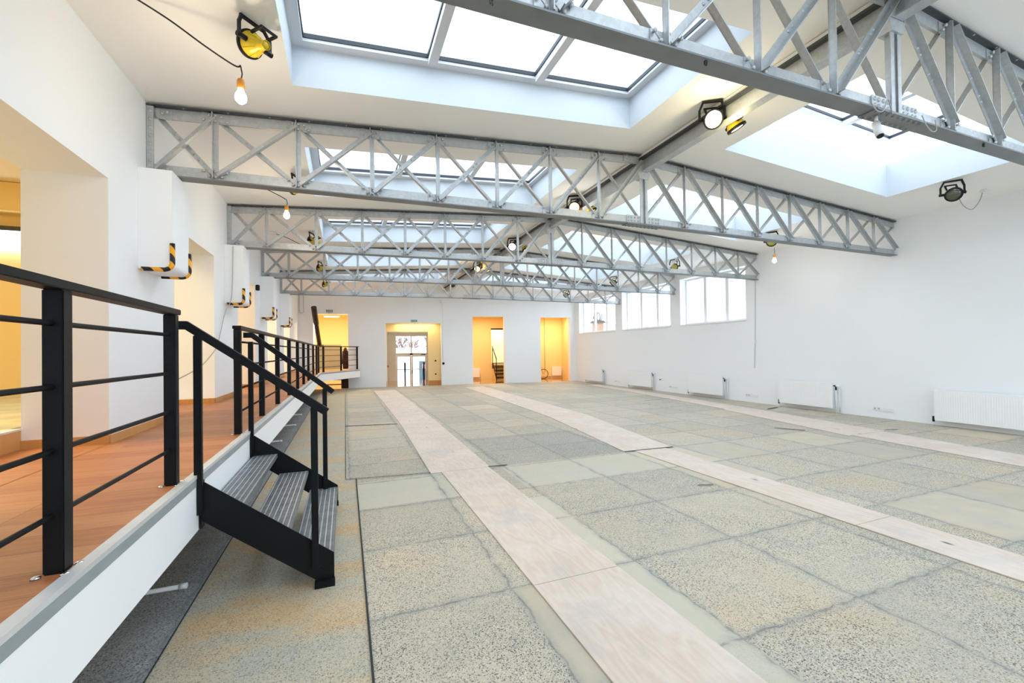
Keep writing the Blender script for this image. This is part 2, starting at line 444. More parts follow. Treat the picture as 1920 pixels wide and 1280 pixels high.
# ------------------------------------------------------------------ walls with openings
def slab(name, origin, u, n, L, H, T, holes, mats, z0=0., outer=None):
    """wall in plane (u, z), thickness T along n; holes (u0, z0, u1, z1) with their reveals"""
    origin, u, n = V(origin), V(u), V(n)
    us = sorted({0., L} | {h[0] for h in holes} | {h[2] for h in holes})
    zs = sorted({z0, H} | {h[1] for h in holes} | {h[3] for h in holes})
    us = [a for a in us if 0 <= a <= L]; zs = [a for a in zs if z0 <= a <= H]
    def solid(i, j):
        if i < 0 or j < 0 or i >= len(us) - 1 or j >= len(zs) - 1: return False
        cu, cz = (us[i] + us[i + 1]) / 2, (zs[j] + zs[j + 1]) / 2
        return not any(h[0] < cu < h[2] and h[1] < cz < h[3] for h in holes)
    mb = MB(); P = lambda a, z, t: origin + u * a + n * t + V((0, 0, z))
    for i in range(len(us) - 1):
        for j in range(len(zs) - 1):
            if not solid(i, j): continue
            a, b, c, d = us[i], us[i + 1], zs[j], zs[j + 1]
            mb.mi = 0; mb.face([P(a, c, 0), P(b, c, 0), P(b, d, 0), P(a, d, 0)])
            mb.mi = len(mats) - 1; mb.face([P(a, c, T), P(a, d, T), P(b, d, T), P(b, c, T)])
            mb.mi = 1 if len(mats) > 1 else 0
            if not solid(i - 1, j): mb.face([P(a, c, 0), P(a, d, 0), P(a, d, T), P(a, c, T)])
            if not solid(i + 1, j): mb.face([P(b, c, 0), P(b, c, T), P(b, d, T), P(b, d, 0)])
            if not solid(i, j - 1): mb.face([P(a, c, 0), P(a, c, T), P(b, c, T), P(b, c, 0)])
            if not solid(i, j + 1): mb.face([P(a, d, 0), P(b, d, 0), P(b, d, T), P(a, d, T)])
    bmesh.ops.remove_doubles(mb.bm, verts=mb.bm.verts[:], dist=1e-4)
    return struct(mb.build(name, mats))

LOPEN = [(2.85, 4.43), (5.87, 7.45), (8.95, 10.52), (12.05, 13.58), (15.1, 16.65)]
slab('wall_left', (XL, YF, 0), (0, 1, 0), (-1, 0, 0), 19.6 - YF, 4.3, .53,
     [(a - YF, ZP, b - YF, 2.95) for a, b in LOPEN], [M['wall'], M['wall'], M['lamp_cream2']])
RWIN = [(8.62, 11.09), (11.56, 14.26), (14.72, 17.62)]
slab('wall_right', (XR, YF, 0), (0, 1, 0), (1, 0, 0), 18.3 - YF, 4.3, .38,
     [(a - YF, 2.25, b - YF, 3.74) for a, b in RWIN], [M['wall'], M['wall'], M['facade']])
BOPEN = [(.57, 0, 1.92, 3.12), (3.43, 0, 5.79, 2.74), (7.2, 0, 8.68, 3.05), (10.4, 0, 11.88, 3.02)]
slab('wall_back', B(-1., 0, 0), E1, E2, 13.2, 4.6, .32,
     [(a + 1, c, b + 1, d) for a, c, b, d in BOPEN], [M['wall'], M['wall'], M['lamp_cream']])
FILL_WIN = [(4.2, 8.1), (8.6, 12.5)]  # added windows behind the camera, to bring in fill light
slab('wall_front', (XL - .5, YF, 0), (1, 0, 0), (0, -1, 0), XR - XL + 1, 4.6, .3, [(a, .15, b, 3.9) for a, b in FILL_WIN], [M['wall'], M['wall'], M['facade']])

# ------------------------------------------------------------------ ceiling with skylight shafts
SKY = []
BAYS = [-4.05, -.985, T0, 5.2, 8.27, 11.34, 14.41]
for t in BAYS:
    y0, y1 = t + .67, t + 2.46
    if y0 < YF + .1: y0 = YF + .3
    SKY.append((-.45, 3.44, y0, y1, 'L')); SKY.append((5.06, 8.83, y0, y1, 'R'))
SH = .48
def ceiling():
    mb = MB()
    for side, xa, xb in (('L', XL - .3, RIDGE), ('R', RIDGE, XR + .2)):
        holes = [s for s in SKY if s[4] == side]
        x0, x1 = holes[0][0], holes[0][1]
        q = lambda x, y, h=0.: (x, y, zceil(x) + h)
        def quad(a, b, c, d): mb.face([q(a, c), q(b, c), q(b, d), q(a, d)])
        quad(xa, x0, YF - .2, 20.2); quad(x1, xb, YF - .2, 20.2)
        y = YF - .2
        for h in holes:
            quad(x0, x1, y, h[2]); y = h[3]
        quad(x0, x1, y, 20.2)
        for h in holes:
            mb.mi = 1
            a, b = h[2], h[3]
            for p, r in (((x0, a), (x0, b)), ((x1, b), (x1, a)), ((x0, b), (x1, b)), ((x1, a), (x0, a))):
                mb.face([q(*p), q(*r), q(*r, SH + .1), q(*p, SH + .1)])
            mb.mi = 0
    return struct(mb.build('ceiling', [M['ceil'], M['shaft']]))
ceiling()

def skylight(i, x0, x1, y0, y1, side):
    cx, cy = (x0 + x1) / 2, (y0 + y1) / 2
    root = bpy.data.objects.new('window_%d' % i, None); COL.objects.link(root); struct(root)
    root.location = (cx, cy, zceil(cx) + SH)
    sl = .0675 if side == 'L' else -.0635
    def q(x, y, h): return (x, y, (x - cx) * sl + h)
    hx, hy = (x1 - x0) / 2, (y1 - y0) / 2
    def rect(mb, a, b, c, d, h0, h1):
        mb.hexa([q(a, c, h0), q(b, c, h0), q(b, d, h0), q(a, d, h0), q(a, c, h1), q(b, c, h1), q(b, d, h1), q(a, d, h1)])
    fw = .10
    mb = MB()
    rect(mb, -hx, hx, -hy, -hy + fw, 0, .09); rect(mb, -hx, hx, hy - fw, hy, 0, .09)
    rect(mb, -hx, -hx + fw, -hy + fw, hy - fw, 0, .09); rect(mb, hx - fw, hx, -hy + fw, hy - fw, 0, .09)
    mb.build('window_frame', M['skyframe'], root)
    w = (2 * hx - 2 * fw); ms = [-hx + fw + w * k / 3 for k in (1, 2)]
    for m in ms:
        mb = MB(); rect(mb, m - .045, m + .045, -hy + fw, hy - fw, -.04, .09); mb.build('mullion', M['skyframe'], root)
    ed = [-hx + fw] + [v for m in ms for v in (m - .045, m + .045)] + [hx - fw]
    mb = MB(); g = .011
    for a, b in zip(ed[::2], ed[1::2]):
        for r in ((a, b, -hy + fw, -hy + fw + g), (a, b, hy - fw - g, hy - fw), (a, a + g, -hy + fw + g, hy - fw - g), (b - g, b, -hy + fw + g, hy - fw - g)):
            rect(mb, *r, .03, .07)
    mb.build('gasket', M['gasket'], root)
    for a, b in zip(ed[::2], ed[1::2]):
        mb = MB(); mb.face([q(a, -hy + fw, .05), q(b, -hy + fw, .05), q(b, hy - fw, .05), q(a, hy - fw, .05)])
        mb.build('pane', M['skyglass'], root)
for i, s in enumerate(SKY): skylight(i + 10, *s)

# ------------------------------------------------------------------ right-hand windows
for i, (a, b) in enumerate(RWIN):
    root = bpy.data.objects.new('window_%d' % (i + 1), None); COL.objects.link(root); struct(root)
    root.location = (XR + .24, (a + b) / 2, 2.25)
    h = (b - a) / 2; H = 1.49; fr = .06
    mb = MB()
    mb.box(0, -h, 0, .07, h, fr); mb.box(0, -h, H - fr, .07, h, H); mb.box(0, -h, fr, .07, -h + fr, H - fr); mb.box(0, h - fr, fr, .07, h, H - fr)
    mb.build('window_frame', M['frame'], root)
    for k in (-1, 1):
        y = k * h / 3
        mb = MB(); mb.bbox(-.01, y - .06, fr, .08, y + .06, H - fr, .008); mb.build('mullion', M['frame'], root)
    mb = MB(); mb.box(-.015, -h / 3 + .02, .62, -.03, -h / 3 - .02, .75); mb.build('handle', M['whitep'], root)
    mb = MB(); mb.bbox(-.27, -h - .02, -.03, .0, h + .02, .005, .008); mb.build('window_sill', M['white'], root)
    mb = MB(); mb.face([(.035, -h + fr, fr), (.035, h - fr, fr), (.035, h - fr, H - fr), (.035, -h + fr, H - fr)]); mb.build('pane', M['glass'], root)

for i, (a, b) in enumerate(FILL_WIN):  # unseen front windows, put in for their fill light
    root = bpy.data.objects.new('window_%d' % (i + 5), None); COL.objects.link(root); struct(root); root.location = (XL - .5 + (a + b) / 2, YF - .2, .15)
    h = (b - a) / 2; H = 3.75; fr = .06
    mb = MB(); mb.box(-h, 0, 0, h, .07, fr); mb.box(-h, 0, H - fr, h, .07, H); mb.box(-h, 0, fr, -h + fr, .07, H - fr); mb.box(h - fr, 0, fr, h, .07, H - fr); mb.build('window_frame', M['frame'], root)
    for k in (-1, 1):
        mb = MB(); mb.box(k * h / 3 - .04, 0, fr, k * h / 3 + .04, .07, H - fr); mb.build('mullion', M['frame'], root)
    mb = MB(); mb.face([(-h + fr, .03, fr), (h - fr, .03, fr), (h - fr, .03, H - fr), (-h + fr, .03, H - fr)]); mb.build('pane', M['glass'], root)

# ------------------------------------------------------------------ floor
def floor():
    mb = MB(); z = 0.
    def quad(mi, pts): mb.mi = mi; mb.face([(x, y, z) for x, y in pts])
    quad(2, [(-2.6, YF - .3), (-.87, YF - .3), (-.87, 20.2), (-2.6, 20.2)])
    quad(1, [(-.87, YF - .3), (.11, YF - .3), (.11, 5.42), (-.87, 5.42)])
    quad(1, [(-.87, 5.42), (-.01, 5.42), (-.01, 20.2), (-.87, 20.2)])
    quad(0, [(.11, YF - .3), (11., YF - .3), (11., 5.42), (.11, 5.42)])
    quad(0, [(-.01, 5.42), (11., 5.42), (11., 20.2), (-.01, 20.2)])
    # open joints and slab steps, plus painted shadow at the raised board edge
    mb.mi = 3
    for a, b, w in (((.105, -1.), (.105, 5.40), .012), ((-.02, 5.43), (.97, 5.30), .016), ((-.01, 9.36), (1.0, 9.17), .045),
                    ((-.01, 5.45), (-.01, 17.), .008), ((-.87, -2.), (-.87, 16.), .008), ((3.76, 5.215), (4.60, 5.165), .035), ((1.70, 5.275), (1.95, 5.245), .03), ((3.55, 3.62), (3.72, 3.57), .02),
                    ((7.33, 5.60), (7.60, 5.22), .04), ((9.42, 7.36), (9.90, 7.47), .05), ((8.85, 4.66), (9.1, 4.60), .03),
                    ((7.9, 10.0), (9.0, 10.2), .03)):
        a, b = V((*a, 0)), V((*b, 0)); d = (b - a).normalized(); n = V((-d.y, d.x, 0)) * w / 2; up = V((0, 0, .0105))
        mb.face([a - n + up, b - n + up, b + n + up, a + n + up])
    return struct(mb.build('floor', [M['con_band'], M['con_strip'], M['con_dark'], M['gap_shadow']]))
floor()

# plywood boards let into the floor
def boards(gname, lbl, rows):
    """rows: list of (y, xl, xr) along the strip"""
    for k, ((ya, la, ra, la2, ra2, yb), text) in enumerate(zip(rows, lbl)):
        mb = MB(); z1 = .008
        g = .003
        p = [(la, ya + g), (ra, ya + g), (ra2, yb - g), (la2, yb - g)]
        mb.prism([(x, y, .0012) for x, y in p], (0, 0, z1))
        o = mb.build('floor_board', M['board'], origin=((la + ra2) / 2, (ya + yb) / 2, 0))
        tag(o, text, 'floor board', gname)
boards('plywood boards of the strip nearest the steel stair', [
    'pale plywood floor board running out of the bottom of the picture, nearest the camera',
    'pale plywood floor board in the left strip, reaching up to the dark joint by the stair foot',
    'pale plywood floor board in the left strip, just beyond the dark joint',
    'pale plywood floor board in the left strip, third sheet beyond the dark joint',
    'pale plywood floor board at the far end of the left strip, before the glass-door opening'],
    [(-.2, 1.11, 1.74, 1.10, 1.73, 2.50), (2.50, 1.10, 1.73, 1.095, 1.70, 5.26), (5.26, .96, 1.72, 1.05, 1.80, 9.1),
     (9.1, 1.05, 1.80, 1.04, 1.82, 13.2), (13.2, 1.04, 1.82, 1.01, 1.82, 17.4)])
boards('plywood boards of the middle strip', [
    'pale plywood floor board of the middle strip, cut by the right edge of the picture',
    'pale plywood floor board of the middle strip, between the long dark joint and the cut-off sheet',
    'wider plywood floor board of the middle strip, its dark front edge facing the camera',
    'pale plywood floor board of the middle strip, second sheet beyond its dark front edge',
    'pale plywood floor board at the far end of the middle strip, before the doorway with the black steps'],
    [(-.4, 3.96, 4.43, 3.94, 4.42, 2.30), (2.30, 3.94, 4.42, 3.92, 4.46, 5.2), (5.2, 3.76, 4.58, 4.22, 5.14, 8.6),
     (8.6, 4.22, 5.14, 4.42, 5.25, 13.0), (13.0, 4.42, 5.25, 4.56, 5.36, 17.2)])
boards('plywood boards of the strip along the radiators', [
    'pale plywood floor board of the radiator-side strip, at the right edge of the picture',
    'pale plywood floor board of the radiator-side strip, in front of the second radiator',
    'pale plywood floor board of the radiator-side strip, in front of the middle radiator',
    'pale plywood floor board at the far end of the radiator-side strip'],
    [(.5, 7.4, 8.1, 7.85, 8.65, 4.6), (4.6, 7.75, 8.72, 8.45, 9.25, 7.8), (7.8, 8.55, 9.25, 9.1, 9.62, 11.6), (11.6, 9.1, 9.62, 9.45, 9.95, 15.6)])

# ------------------------------------------------------------------ raised walkway
A0 = V((-.845, 16.75, 0)); A1 = V((.54, 19.2, 0))
walk = thing('raised_walkway', 'raised walkway with orange laminate deck and white fascia along the left wall', 'platform', (-1.3, 7., 0))
O = (-1.3, 7., 0)
mb = MB()
mb.prism([(XL + .002, YF + .01, ZP - .12), (-.845, YF + .01, ZP - .12), (A0.x, A0.y, ZP - .12), (A1.x, A1.y - .05, ZP - .12), (XL + .002, 19.42, ZP - .12)], (0, 0, .12))
mb.build('deck', M['wood'], walk, O)
dn = V((A1.y - A0.y, -(A1.x - A0.x), 0)).normalized()       # outward normal of the diagonal end
def edge_run(mb, off0, off1, z0, z1):
    a = [V((-.845 + off0, YF + .01, 0)), V((-.845 + off1, YF + .01, 0))]
    k0 = V((A0.x + off0, A0.y - off0 * .3, 0)); k1 = V((A0.x + off1, A0.y - off1 * .3, 0))
    e0 = A1 + dn * off0 - V((0, .05, 0)); e1 = A1 + dn * off1 - V((0, .05, 0))
    for p, q, r, s in ((a[0], a[1], k1, k0), (k0, k1, e1, e0)):
        mb.hexa([V((w.x, w.y, z)) for z in (z0, z1) for w in (p, q, r, s)])
mb = MB(); edge_run(mb, -.012, .032, ZP - .014, ZP + .006); mb.build('edge_trim', M['alu'], walk, O)
mb = MB(); edge_run(mb, .002, .030, ZP - .060, ZP - .014); mb.build('edge_angle', M['grey_edge'], walk, O)
mb = MB(); edge_run(mb, .002, .028, .466, ZP - .060); mb.build('fascia', M['white'], walk, O)
for k, yy in enumerate((.5, 3.6, 6.7, 9.8, 12.9, 16.)):
    mb = MB(); mb.box(-1.62, yy, 0, -1.5, yy + .12, ZP - .12); mb.box(-1.7, yy, .55, -.9, yy + .12, ZP - .12)
    mb.build('support', M['white'], walk, O)
# skirting on deck
def skirt(name, a, b, d):
    mb = MB(); a, b, d = V(a), V(b), V(d)
    mb.hexa([a, b, b + d, a + d] + [p + V((0, 0, .07)) for p in (a, b, b + d, a + d)])
    return struct(mb.build(name, M['skirt']))
ys = [YF + .02] + [v for ab in LOPEN for v in ab] + [19.4]
n = 1
for a, b in zip(ys[::2], ys[1::2]):
    skirt('baseboard_left_%d' % n, (XL + .001, a, ZP), (XL + .001, b, ZP), (.014, 0, 0)); n += 1
for a, b in LOPEN:
    skirt('baseboard_left_%d' % n, (XL, b - .001, ZP), (XL - .53, b - .001, ZP), (0, -.014, 0)); n += 1

# white pipe stubs poking out from under the walkway
for k, (y, x) in enumerate(((3.34, -.99), (8.2, -1.04), (9.88, -.99), (11.5, -1.02))):
    mb = MB(); mb.cyl((-.45, 0, .02), (.0, 0, .02), .014, n=12); mb.cyl((-.03, 0, .02), (.01, 0, .02), .0185, n=12)
    o = mb.build('pipe_stub', M['whitep'], loc=(x + .02, y, 0))
    tag(o, ['short white pipe stub poking out below the walkway in front of the stair', 'first short white pipe stub under the walkway behind the stair',
            'second short white pipe stub under the walkway behind the stair', 'third short white pipe stub under the walkway behind the stair'][k], 'pipe', 'pipe stubs under the walkway')

# ------------------------------------------------------------------ railings
RX = -.893
BARS = (.98, 1.19, 1.40, 1.61)
def post(root, o, x, y, top, rz=0., w=.055):
    mb = MB(); mb.bbox(-w / 2, -w / 2, ZP, w / 2, w / 2, top, .004)
    p = mb.build('post', M['black'], root); p.location = V((x, y, 0)) - V(o); p.rotation_euler = (0, 0, rz)
    for sx, sy in ((-1, -1), (1, -1), (1, 1), (-1, 1)):
        mb = MB(); mb.lathe([(0, 0), (.014, 0), (.013, .005), (.007, .008), (0, .009)], (sx * .036, sy * .040, ZP + .0005), (0, 0, 1), 10)
        mb.build('floor_bolt', M['chrome'], p)
    return p
rail1 = thing('railing', 'black steel railing nearest the camera on the walkway, ending at the stair', 'railing', (RX, 1.4, ZP)); O = (RX, 1.4, ZP)
for y in (-.12, .88, 1.878, 2.876): post(rail1, O, RX, y, 1.722)
mb = MB(); mb.bbox(RX - .033, -1.2, 1.722, RX + .035, 2.915, 1.752, .003); mb.build('handrail', M['black'], rail1, O)
for z in BARS:
    mb = MB(); mb.cyl((RX - .005, -1.2, z), (RX - .005, 2.86, z), .0095, n=12); mb.build('rail_bar', M['black'], rail1, O)
rail2 = thing('railing', 'long black steel railing beyond the stair, turning to the back wall', 'railing', (RX, 10., ZP)); O = (RX, 10., ZP)
for y in (4.44, 5.62, 6.83, 8.17, 9.55, 10.87, 12.24, 14.02, 15.63, 16.75): post(rail2, O, RX, y, 1.722)
D0 = V((-.893, 16.78, 0)); D1 = V((.50, 19.14, 0)); da = math.atan2(D1.y - D0.y, D1.x - D0.x)
for t in (.105, .53, .97): p = D0.lerp(D1, t); post(rail2, O, p.x, p.y, 1.722, da)
mb = MB(); mb.bbox(RX - .033, 4.40, 1.722, RX + .035, 16.8, 1.752, .003); mb.bar((D0.x, D0.y, 1.737), (D1.x, D1.y, 1.737), .068, .03)
mb.build('handrail', M['black'], rail2, O)
for z in BARS:
    mb = MB(); mb.tube([(RX, 4.45, z), (RX, 16.75, z), (D1.x, D1.y, z)], .0095, 10); mb.build('rail_bar', M['black'], rail2, O)

# ------------------------------------------------------------------ steel stair
stair = thing('stair', 'black steel stair with three perforated grey treads from the walkway to the floor', 'stair', (-.45, 3.8, 0)); O = (-.45, 3.8, 0)
for nm, y in (('near', 3.04), ('far', 4.555)):
    mb = MB(); s = .008
    mb.prism([(-.812, y, .745), (-.805, y, .52), (-.19, y, .045), (-.08, y, .03), (-.08, y, .20), (-.79, y, .745)], (0, s, 0))
    mb.box(-.195, y - .035 if nm == 'near' else y, 0, -.075, y + s if nm == 'near' else y + .04, .04)
    mb.box(-.812, y, .47, -.800, y + (.06 if nm == 'near' else -.06), .745)
    st = mb.build('stringer', M['black'], stair, O)
    mb = MB(); mb.rivet((-.76, y - .001, .60), (0, -1, 0), .009); mb.rivet((-.74, y - .001, .63), (0, -1, 0), .009); mb.rivet((-.15, y - .001, .12), (0, -1, 0), .009)
    mb.build('bolt', M['black'], st, None)
    st.children[0].matrix_parent_inverse = Matrix.Identity(4); st.children[0].location = -V(O)
for k, z in enumerate((.56, .373, .187)):
    x0 = (-.84, -.585, -.33)[k] + (.035 if k == 0 else 0); x1 = (-.60, -.34, -.082)[k]
    mb = MB(); mb.box(x0, 3.05, z - .004, x1, 4.553, z); mb.box(x1 - .004, 3.05, z - .032, x1, 4.553, z - .004); mb.box(x0, 3.05, z - .032, x0 + .004, 4.553, z - .004)
    mb.build('tread', M['tread'], stair, O)
for nm, y, dx, xs in (('near', 3.022, 0., -.925), ('far', 4.535, .0, -.865)):
    for x, z0, z1 in ((-.81, .56, 1.612), (-.19, .13, 1.155)):
        mb = MB(); mb.bbox(x - .02, y - .016, z0, x + .02, y + .016, z1, .003); mb.build('handrail_post', M['black'], stair, O)
    mb = MB(); w = .036; h = .024
    a, b, c = (xs, 1.672), (-.865 if nm == 'near' else -.80, 1.672), (-.115, 1.118)
    sl = (c[1] - b[1]) / (c[0] - b[0]); nx, nz = -sl, 1.; L = math.hypot(nx, nz); nx, nz = nx / L * h, nz / L * h
    ym = y + .0
    prof = [(a[0], a[1] - h), (b[0] - .004, b[1] - h), (c[0] - nx, c[1] - nz), (c[0] + nx, c[1] + nz), (b[0] + .006, b[1] + h), (a[0], a[1] + h)]
    mb.prism([(px, ym - w / 2, pz) for px, pz in prof], (0, w, 0)); mb.build('handrail', M['black'], stair, O)

# ------------------------------------------------------------------ roof trusses
NLs = [RIDGE - .01 - .766 * k for k in range(1, 8)]
NRs = [RIDGE - .01 + .777 * k for k in range(1, 9)]
def zb(x):
    return 3.262 + (3.325 - 3.262) * (x - XL) / (RIDGE - XL) if x < RIDGE else 3.325 - (3.325 - 3.283) * (x - RIDGE) / (XR - RIDGE)
def zt(x): return zceil(x) - .022
def truss(first_label):
    o = (RIDGE, 0, 3.3)
    root = thing('roof_truss', first_label, 'truss', o, 0, 'steel roof trusses')
    st = M['steel']
    XLe, XRe = XL + .004, XR - .004
    def tee(mb, xa, xb, zf, flange_up):
        for a, b in zip(xa, xb):
            pass
    # chords: inverted tee at the bottom, tee at the top
    xs = [XLe, RIDGE, XRe]; mb = MB(); mf = MB()
    def lay(m, a, b, hw, h0, h1):
        m.hexa([(a, -hw, zb(a) + h0), (b, -hw, zb(b) + h0), (b, hw, zb(b) + h0), (a, hw, zb(a) + h0), (a, -hw, zb(a) + h1), (b, -hw, zb(b) + h1), (b, hw, zb(b) + h1), (a, hw, zb(a) + h1)])
    for a, b in zip(xs, xs[1:]):
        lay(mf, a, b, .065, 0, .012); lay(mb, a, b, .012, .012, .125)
    mf.build('bottom_flange', M['steel_shade'], root, o)  # underside shade carried by the darker steel
    mb.build('bottom_chord', st, root, o)
    for a, b in ((XLe, RIDGE - .07), (RIDGE + .07, XRe)):
        mb = MB()
        mb.hexa([(a, -.012, zt(a) - .115), (b, -.012, zt(b) - .115), (b, .012, zt(b) - .115), (a, .012, zt(a) - .115), (a, -.012, zt(a) - .012), (b, -.012, zt(b) - .012), (b, .012, zt(b) - .012), (a, .012, zt(a) - .012)])
        c = mb.build('top_chord', st, root, o)
        mb = MB()
        mb.hexa([(a, -.062, zt(a) - .012), (b, -.062, zt(b) - .012), (b, .062, zt(b) - .012), (a, .062, zt(a) - .012), (a, -.062, zt(a)), (b, -.062, zt(b)), (b, .062, zt(b)), (a, .062, zt(a))])
        k = a + .3; mb.mi = 1
        while k < b: mb.rivet((k, -.05, zt(k) - .0125), (0, 0, -1), .009); k += .38
        mb.build('top_flange', [M['steel_dk'], M['rivet']], c, o)
    nodes = [XLe] + NLs[::-1] + [RIDGE - .01] + NRs
    def bpt(x): return V((x, 0, zb(x) + .05))
    def tpt(x): return V((x, 0, zt(x) - .05))
    # end post with riveted plate
    mb = MB(); mb.box(XLe, -.05, zb(XLe) + .012, XLe + .055, -.03, zt(XLe) - .012); mb.box(XLe, -.03, zb(XLe) + .012, XLe + .012, .05, zt(XLe) - .012)
    for k in range(8): mb.rivet((XLe + .03, -.05, zb(XLe) + .06 + k * (zt(XLe) - zb(XLe) - .12) / 7), (0, -1, 0), .019)
    mb.build('end_post', st, root, o)
    # verticals
    for x in nodes[1:-1]:
        if abs(x - (RIDGE - .01)) < .02: continue
        mb = MB(); a, b = V((x, -.02, zb(x) + .02)), V((x, -.02, zt(x) - .02))
        mb.angle(a, b, .05, .008, (1, 0, 0), -1); mb.build('vertical', st, root, o)
    # king post: two angles with a gap, and head bracket
    zk = 4.10
    for s in (-1, 1):
        mb = MB(); x = RIDGE - .01 + s * .042
        mb.box(x - .026, -.034, zb(x) + .02, x + .026, -.026, zk - .05); mb.box(x - s * .026, -.034, zb(x) + .02, x - s * .018, .03, zk - .05)
        mb.build('king_post', st, root, o)
    mb = MB(); xk = RIDGE - .01
    mb.prism([(xk - .075, -.05, zk - .10), (xk + .075, -.05, zk - .10), (xk + .11, -.05, zk), (xk - .11, -.05, zk)], (0, .10, 0))
    mb.prism([(xk - .10, -.06, zk), (xk + .06, -.06, zk), (xk + .06, -.06, zk + .08), (xk - .1, -.06, zk + .08)], (0, .006, 0))
    mb.build('head_bracket', st, root, o)
    # X bracing in each panel
    for a, b in zip(nodes, nodes[1:]):
        fr_, bk_ = ((a, b), (b, a)) if (a + b) / 2 < RIDGE else ((b, a), (a, b))
        for (lo, hi), yy, leg, fl in ((fr_, -.034, .056, 1), (bk_, .030, .05, -1)):
            P, Q = bpt(lo), tpt(hi); P.y = Q.y = yy
            if abs(lo - XLe) < .01: P.x += .05
            if abs(hi - XLe) < .01: Q.x += .05
            if max(P.x, Q.x) > XRe:           # last panel dies into the wall
                if P.x > XRe: P = Q + (P - Q) * ((XRe - Q.x) / (P.x - Q.x))
                else: Q = P + (Q - P) * ((XRe - P.x) / (Q.x - P.x))
            mb = MB(); d = (Q - P).normalized()
            P2, Q2 = P + d * .02, Q - d * .02
            if Q.x > XRe - .001: Q2 = Q
            if P.x > XRe - .001: P2 = P
            mb.angle(P2, Q2, leg, .008, d.cross(V((0, 1, 0))) * (1 if yy < 0 else -1), fl)
            m = (P + Q) / 2
            for k in (-.15, -.09, .09, .15): mb.rivet(m + d * k + V((0, -.004, 0)), (0, -1, 0), .013)
            mb.build('diagonal', st, root, o)
    # gussets with rivets at every node
    def gusset(x, z, w, h, rows):
        mb = MB(); mb.box(x - w / 2, -.020, z - h / 2, x + w / 2, -.012, z + h / 2)
        for rx, rz in rows: mb.rivet((x + rx, -.0385, z + rz), (0, -1, 0), .016); mb.cyl((x + rx, -.0385, z + rz), (x + rx, -.014, z + rz), .009, n=6)
        mb.build('gusset_plate', st, root, o)
    for x in nodes[1:-1]:
        if abs(x - (RIDGE - .01)) < .02: continue
        gusset(x, zb(x) + .07, .24, .10, [(-.10, .03), (-.055, -.02), (0, .03), (0, -.025), (.055, -.02), (.10, .03)])
        gusset(x, zt(x) - .068, .24, .10, [(-.10, -.03), (-.055, .02), (0, -.03), (0, .025), (.055, .02), (.10, -.03)])
    gusset(XLe + .12, zb(XLe) + .06, .16, .09, [(0, 0), (.04, .02)]); gusset(XLe + .12, zt(XLe) - .065, .16, .1, [(0, 0), (.04, .02)])
    # centre splice with its rows of rivets
    mb = MB(); z = zb(RIDGE); xk = RIDGE - .01
    for s in (-1, 1):
        mb.box(xk + s * .055, -.024, z + .014, xk + s * .30, -.012, z + .13)
        for rx in (.10, .16, .22, .27):
            for rz in (.05, .10): mb.rivet((xk + s * rx, -.024, z + rz), (0, -1, 0), .018)
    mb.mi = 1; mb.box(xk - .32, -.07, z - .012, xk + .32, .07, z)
    for i in range(9):
        for yy in (-.045, .045): mb.rivet((xk - .28 + i * .07, yy, z - .012), (0, 0, -1), .018)
    mb.build('splice_plate', [st, M['steel_shade']], root, o)
    for s in (-1, 1):
        mb = MB(); x0 = xk + s * .12
        mb.box(min(x0, x0 + s * .22), -.022, zt(x0) - .115, max(x0, x0 + s * .22), -.012, zt(x0) - .01)
        for rx in (.05, .1, .16):
            for rz in (.03, .08): mb.rivet((x0 + s * rx, -.022, zt(x0) - rz), (0, -1, 0), .013)
        mb.build('ridge_plate', st, root, o)
    return root
TL = ['grey steel lattice roof truss nearest the camera, crossing the top right corner',
      'grey steel lattice roof truss, second from the camera, the longest one fully in view',
      'grey steel lattice roof truss, third from the camera, seen below the longest one',
      'grey steel lattice roof truss, second from the back wall',
      'grey steel lattice roof truss closest to the back wall']
tr = truss(TL[0]); tr.location = (RIDGE, TY[0], 3.3)
for k in range(1, 5):
    c = copy_tree(tr); c.location = (RIDGE, TY[k], 3.3); c['label'] = TL[k]

# ridge beam under the apex
beam = thing('ridge_beam', 'long grey steel beam under the ridge, running to the back wall over the trusses', 'beam', (RIDGE, 7., 4.1)); O = (RIDGE, 7., 4.1)
for nm, x0, x1, z0, z1, m in (('bottom_flange', -.06, .06, 4.105, 4.118, 'steel'), ('web', -.014, .014, 4.118, 4.285, 'steel'), ('top_flange', -.075, .075, 4.285, 4.31, 'steel_dk')):
    mb = MB(); mb.box(RIDGE + x0, YF + .05, z0, RIDGE + x1, 18.7, z1); mb.build(nm, M[m], beam, O)
mb = MB(); mb.box(RIDGE - .05, YF + .05, 4.31, RIDGE + .05, 18.7, 4.36); mb.build('packer', M['ceil'], beam, O)

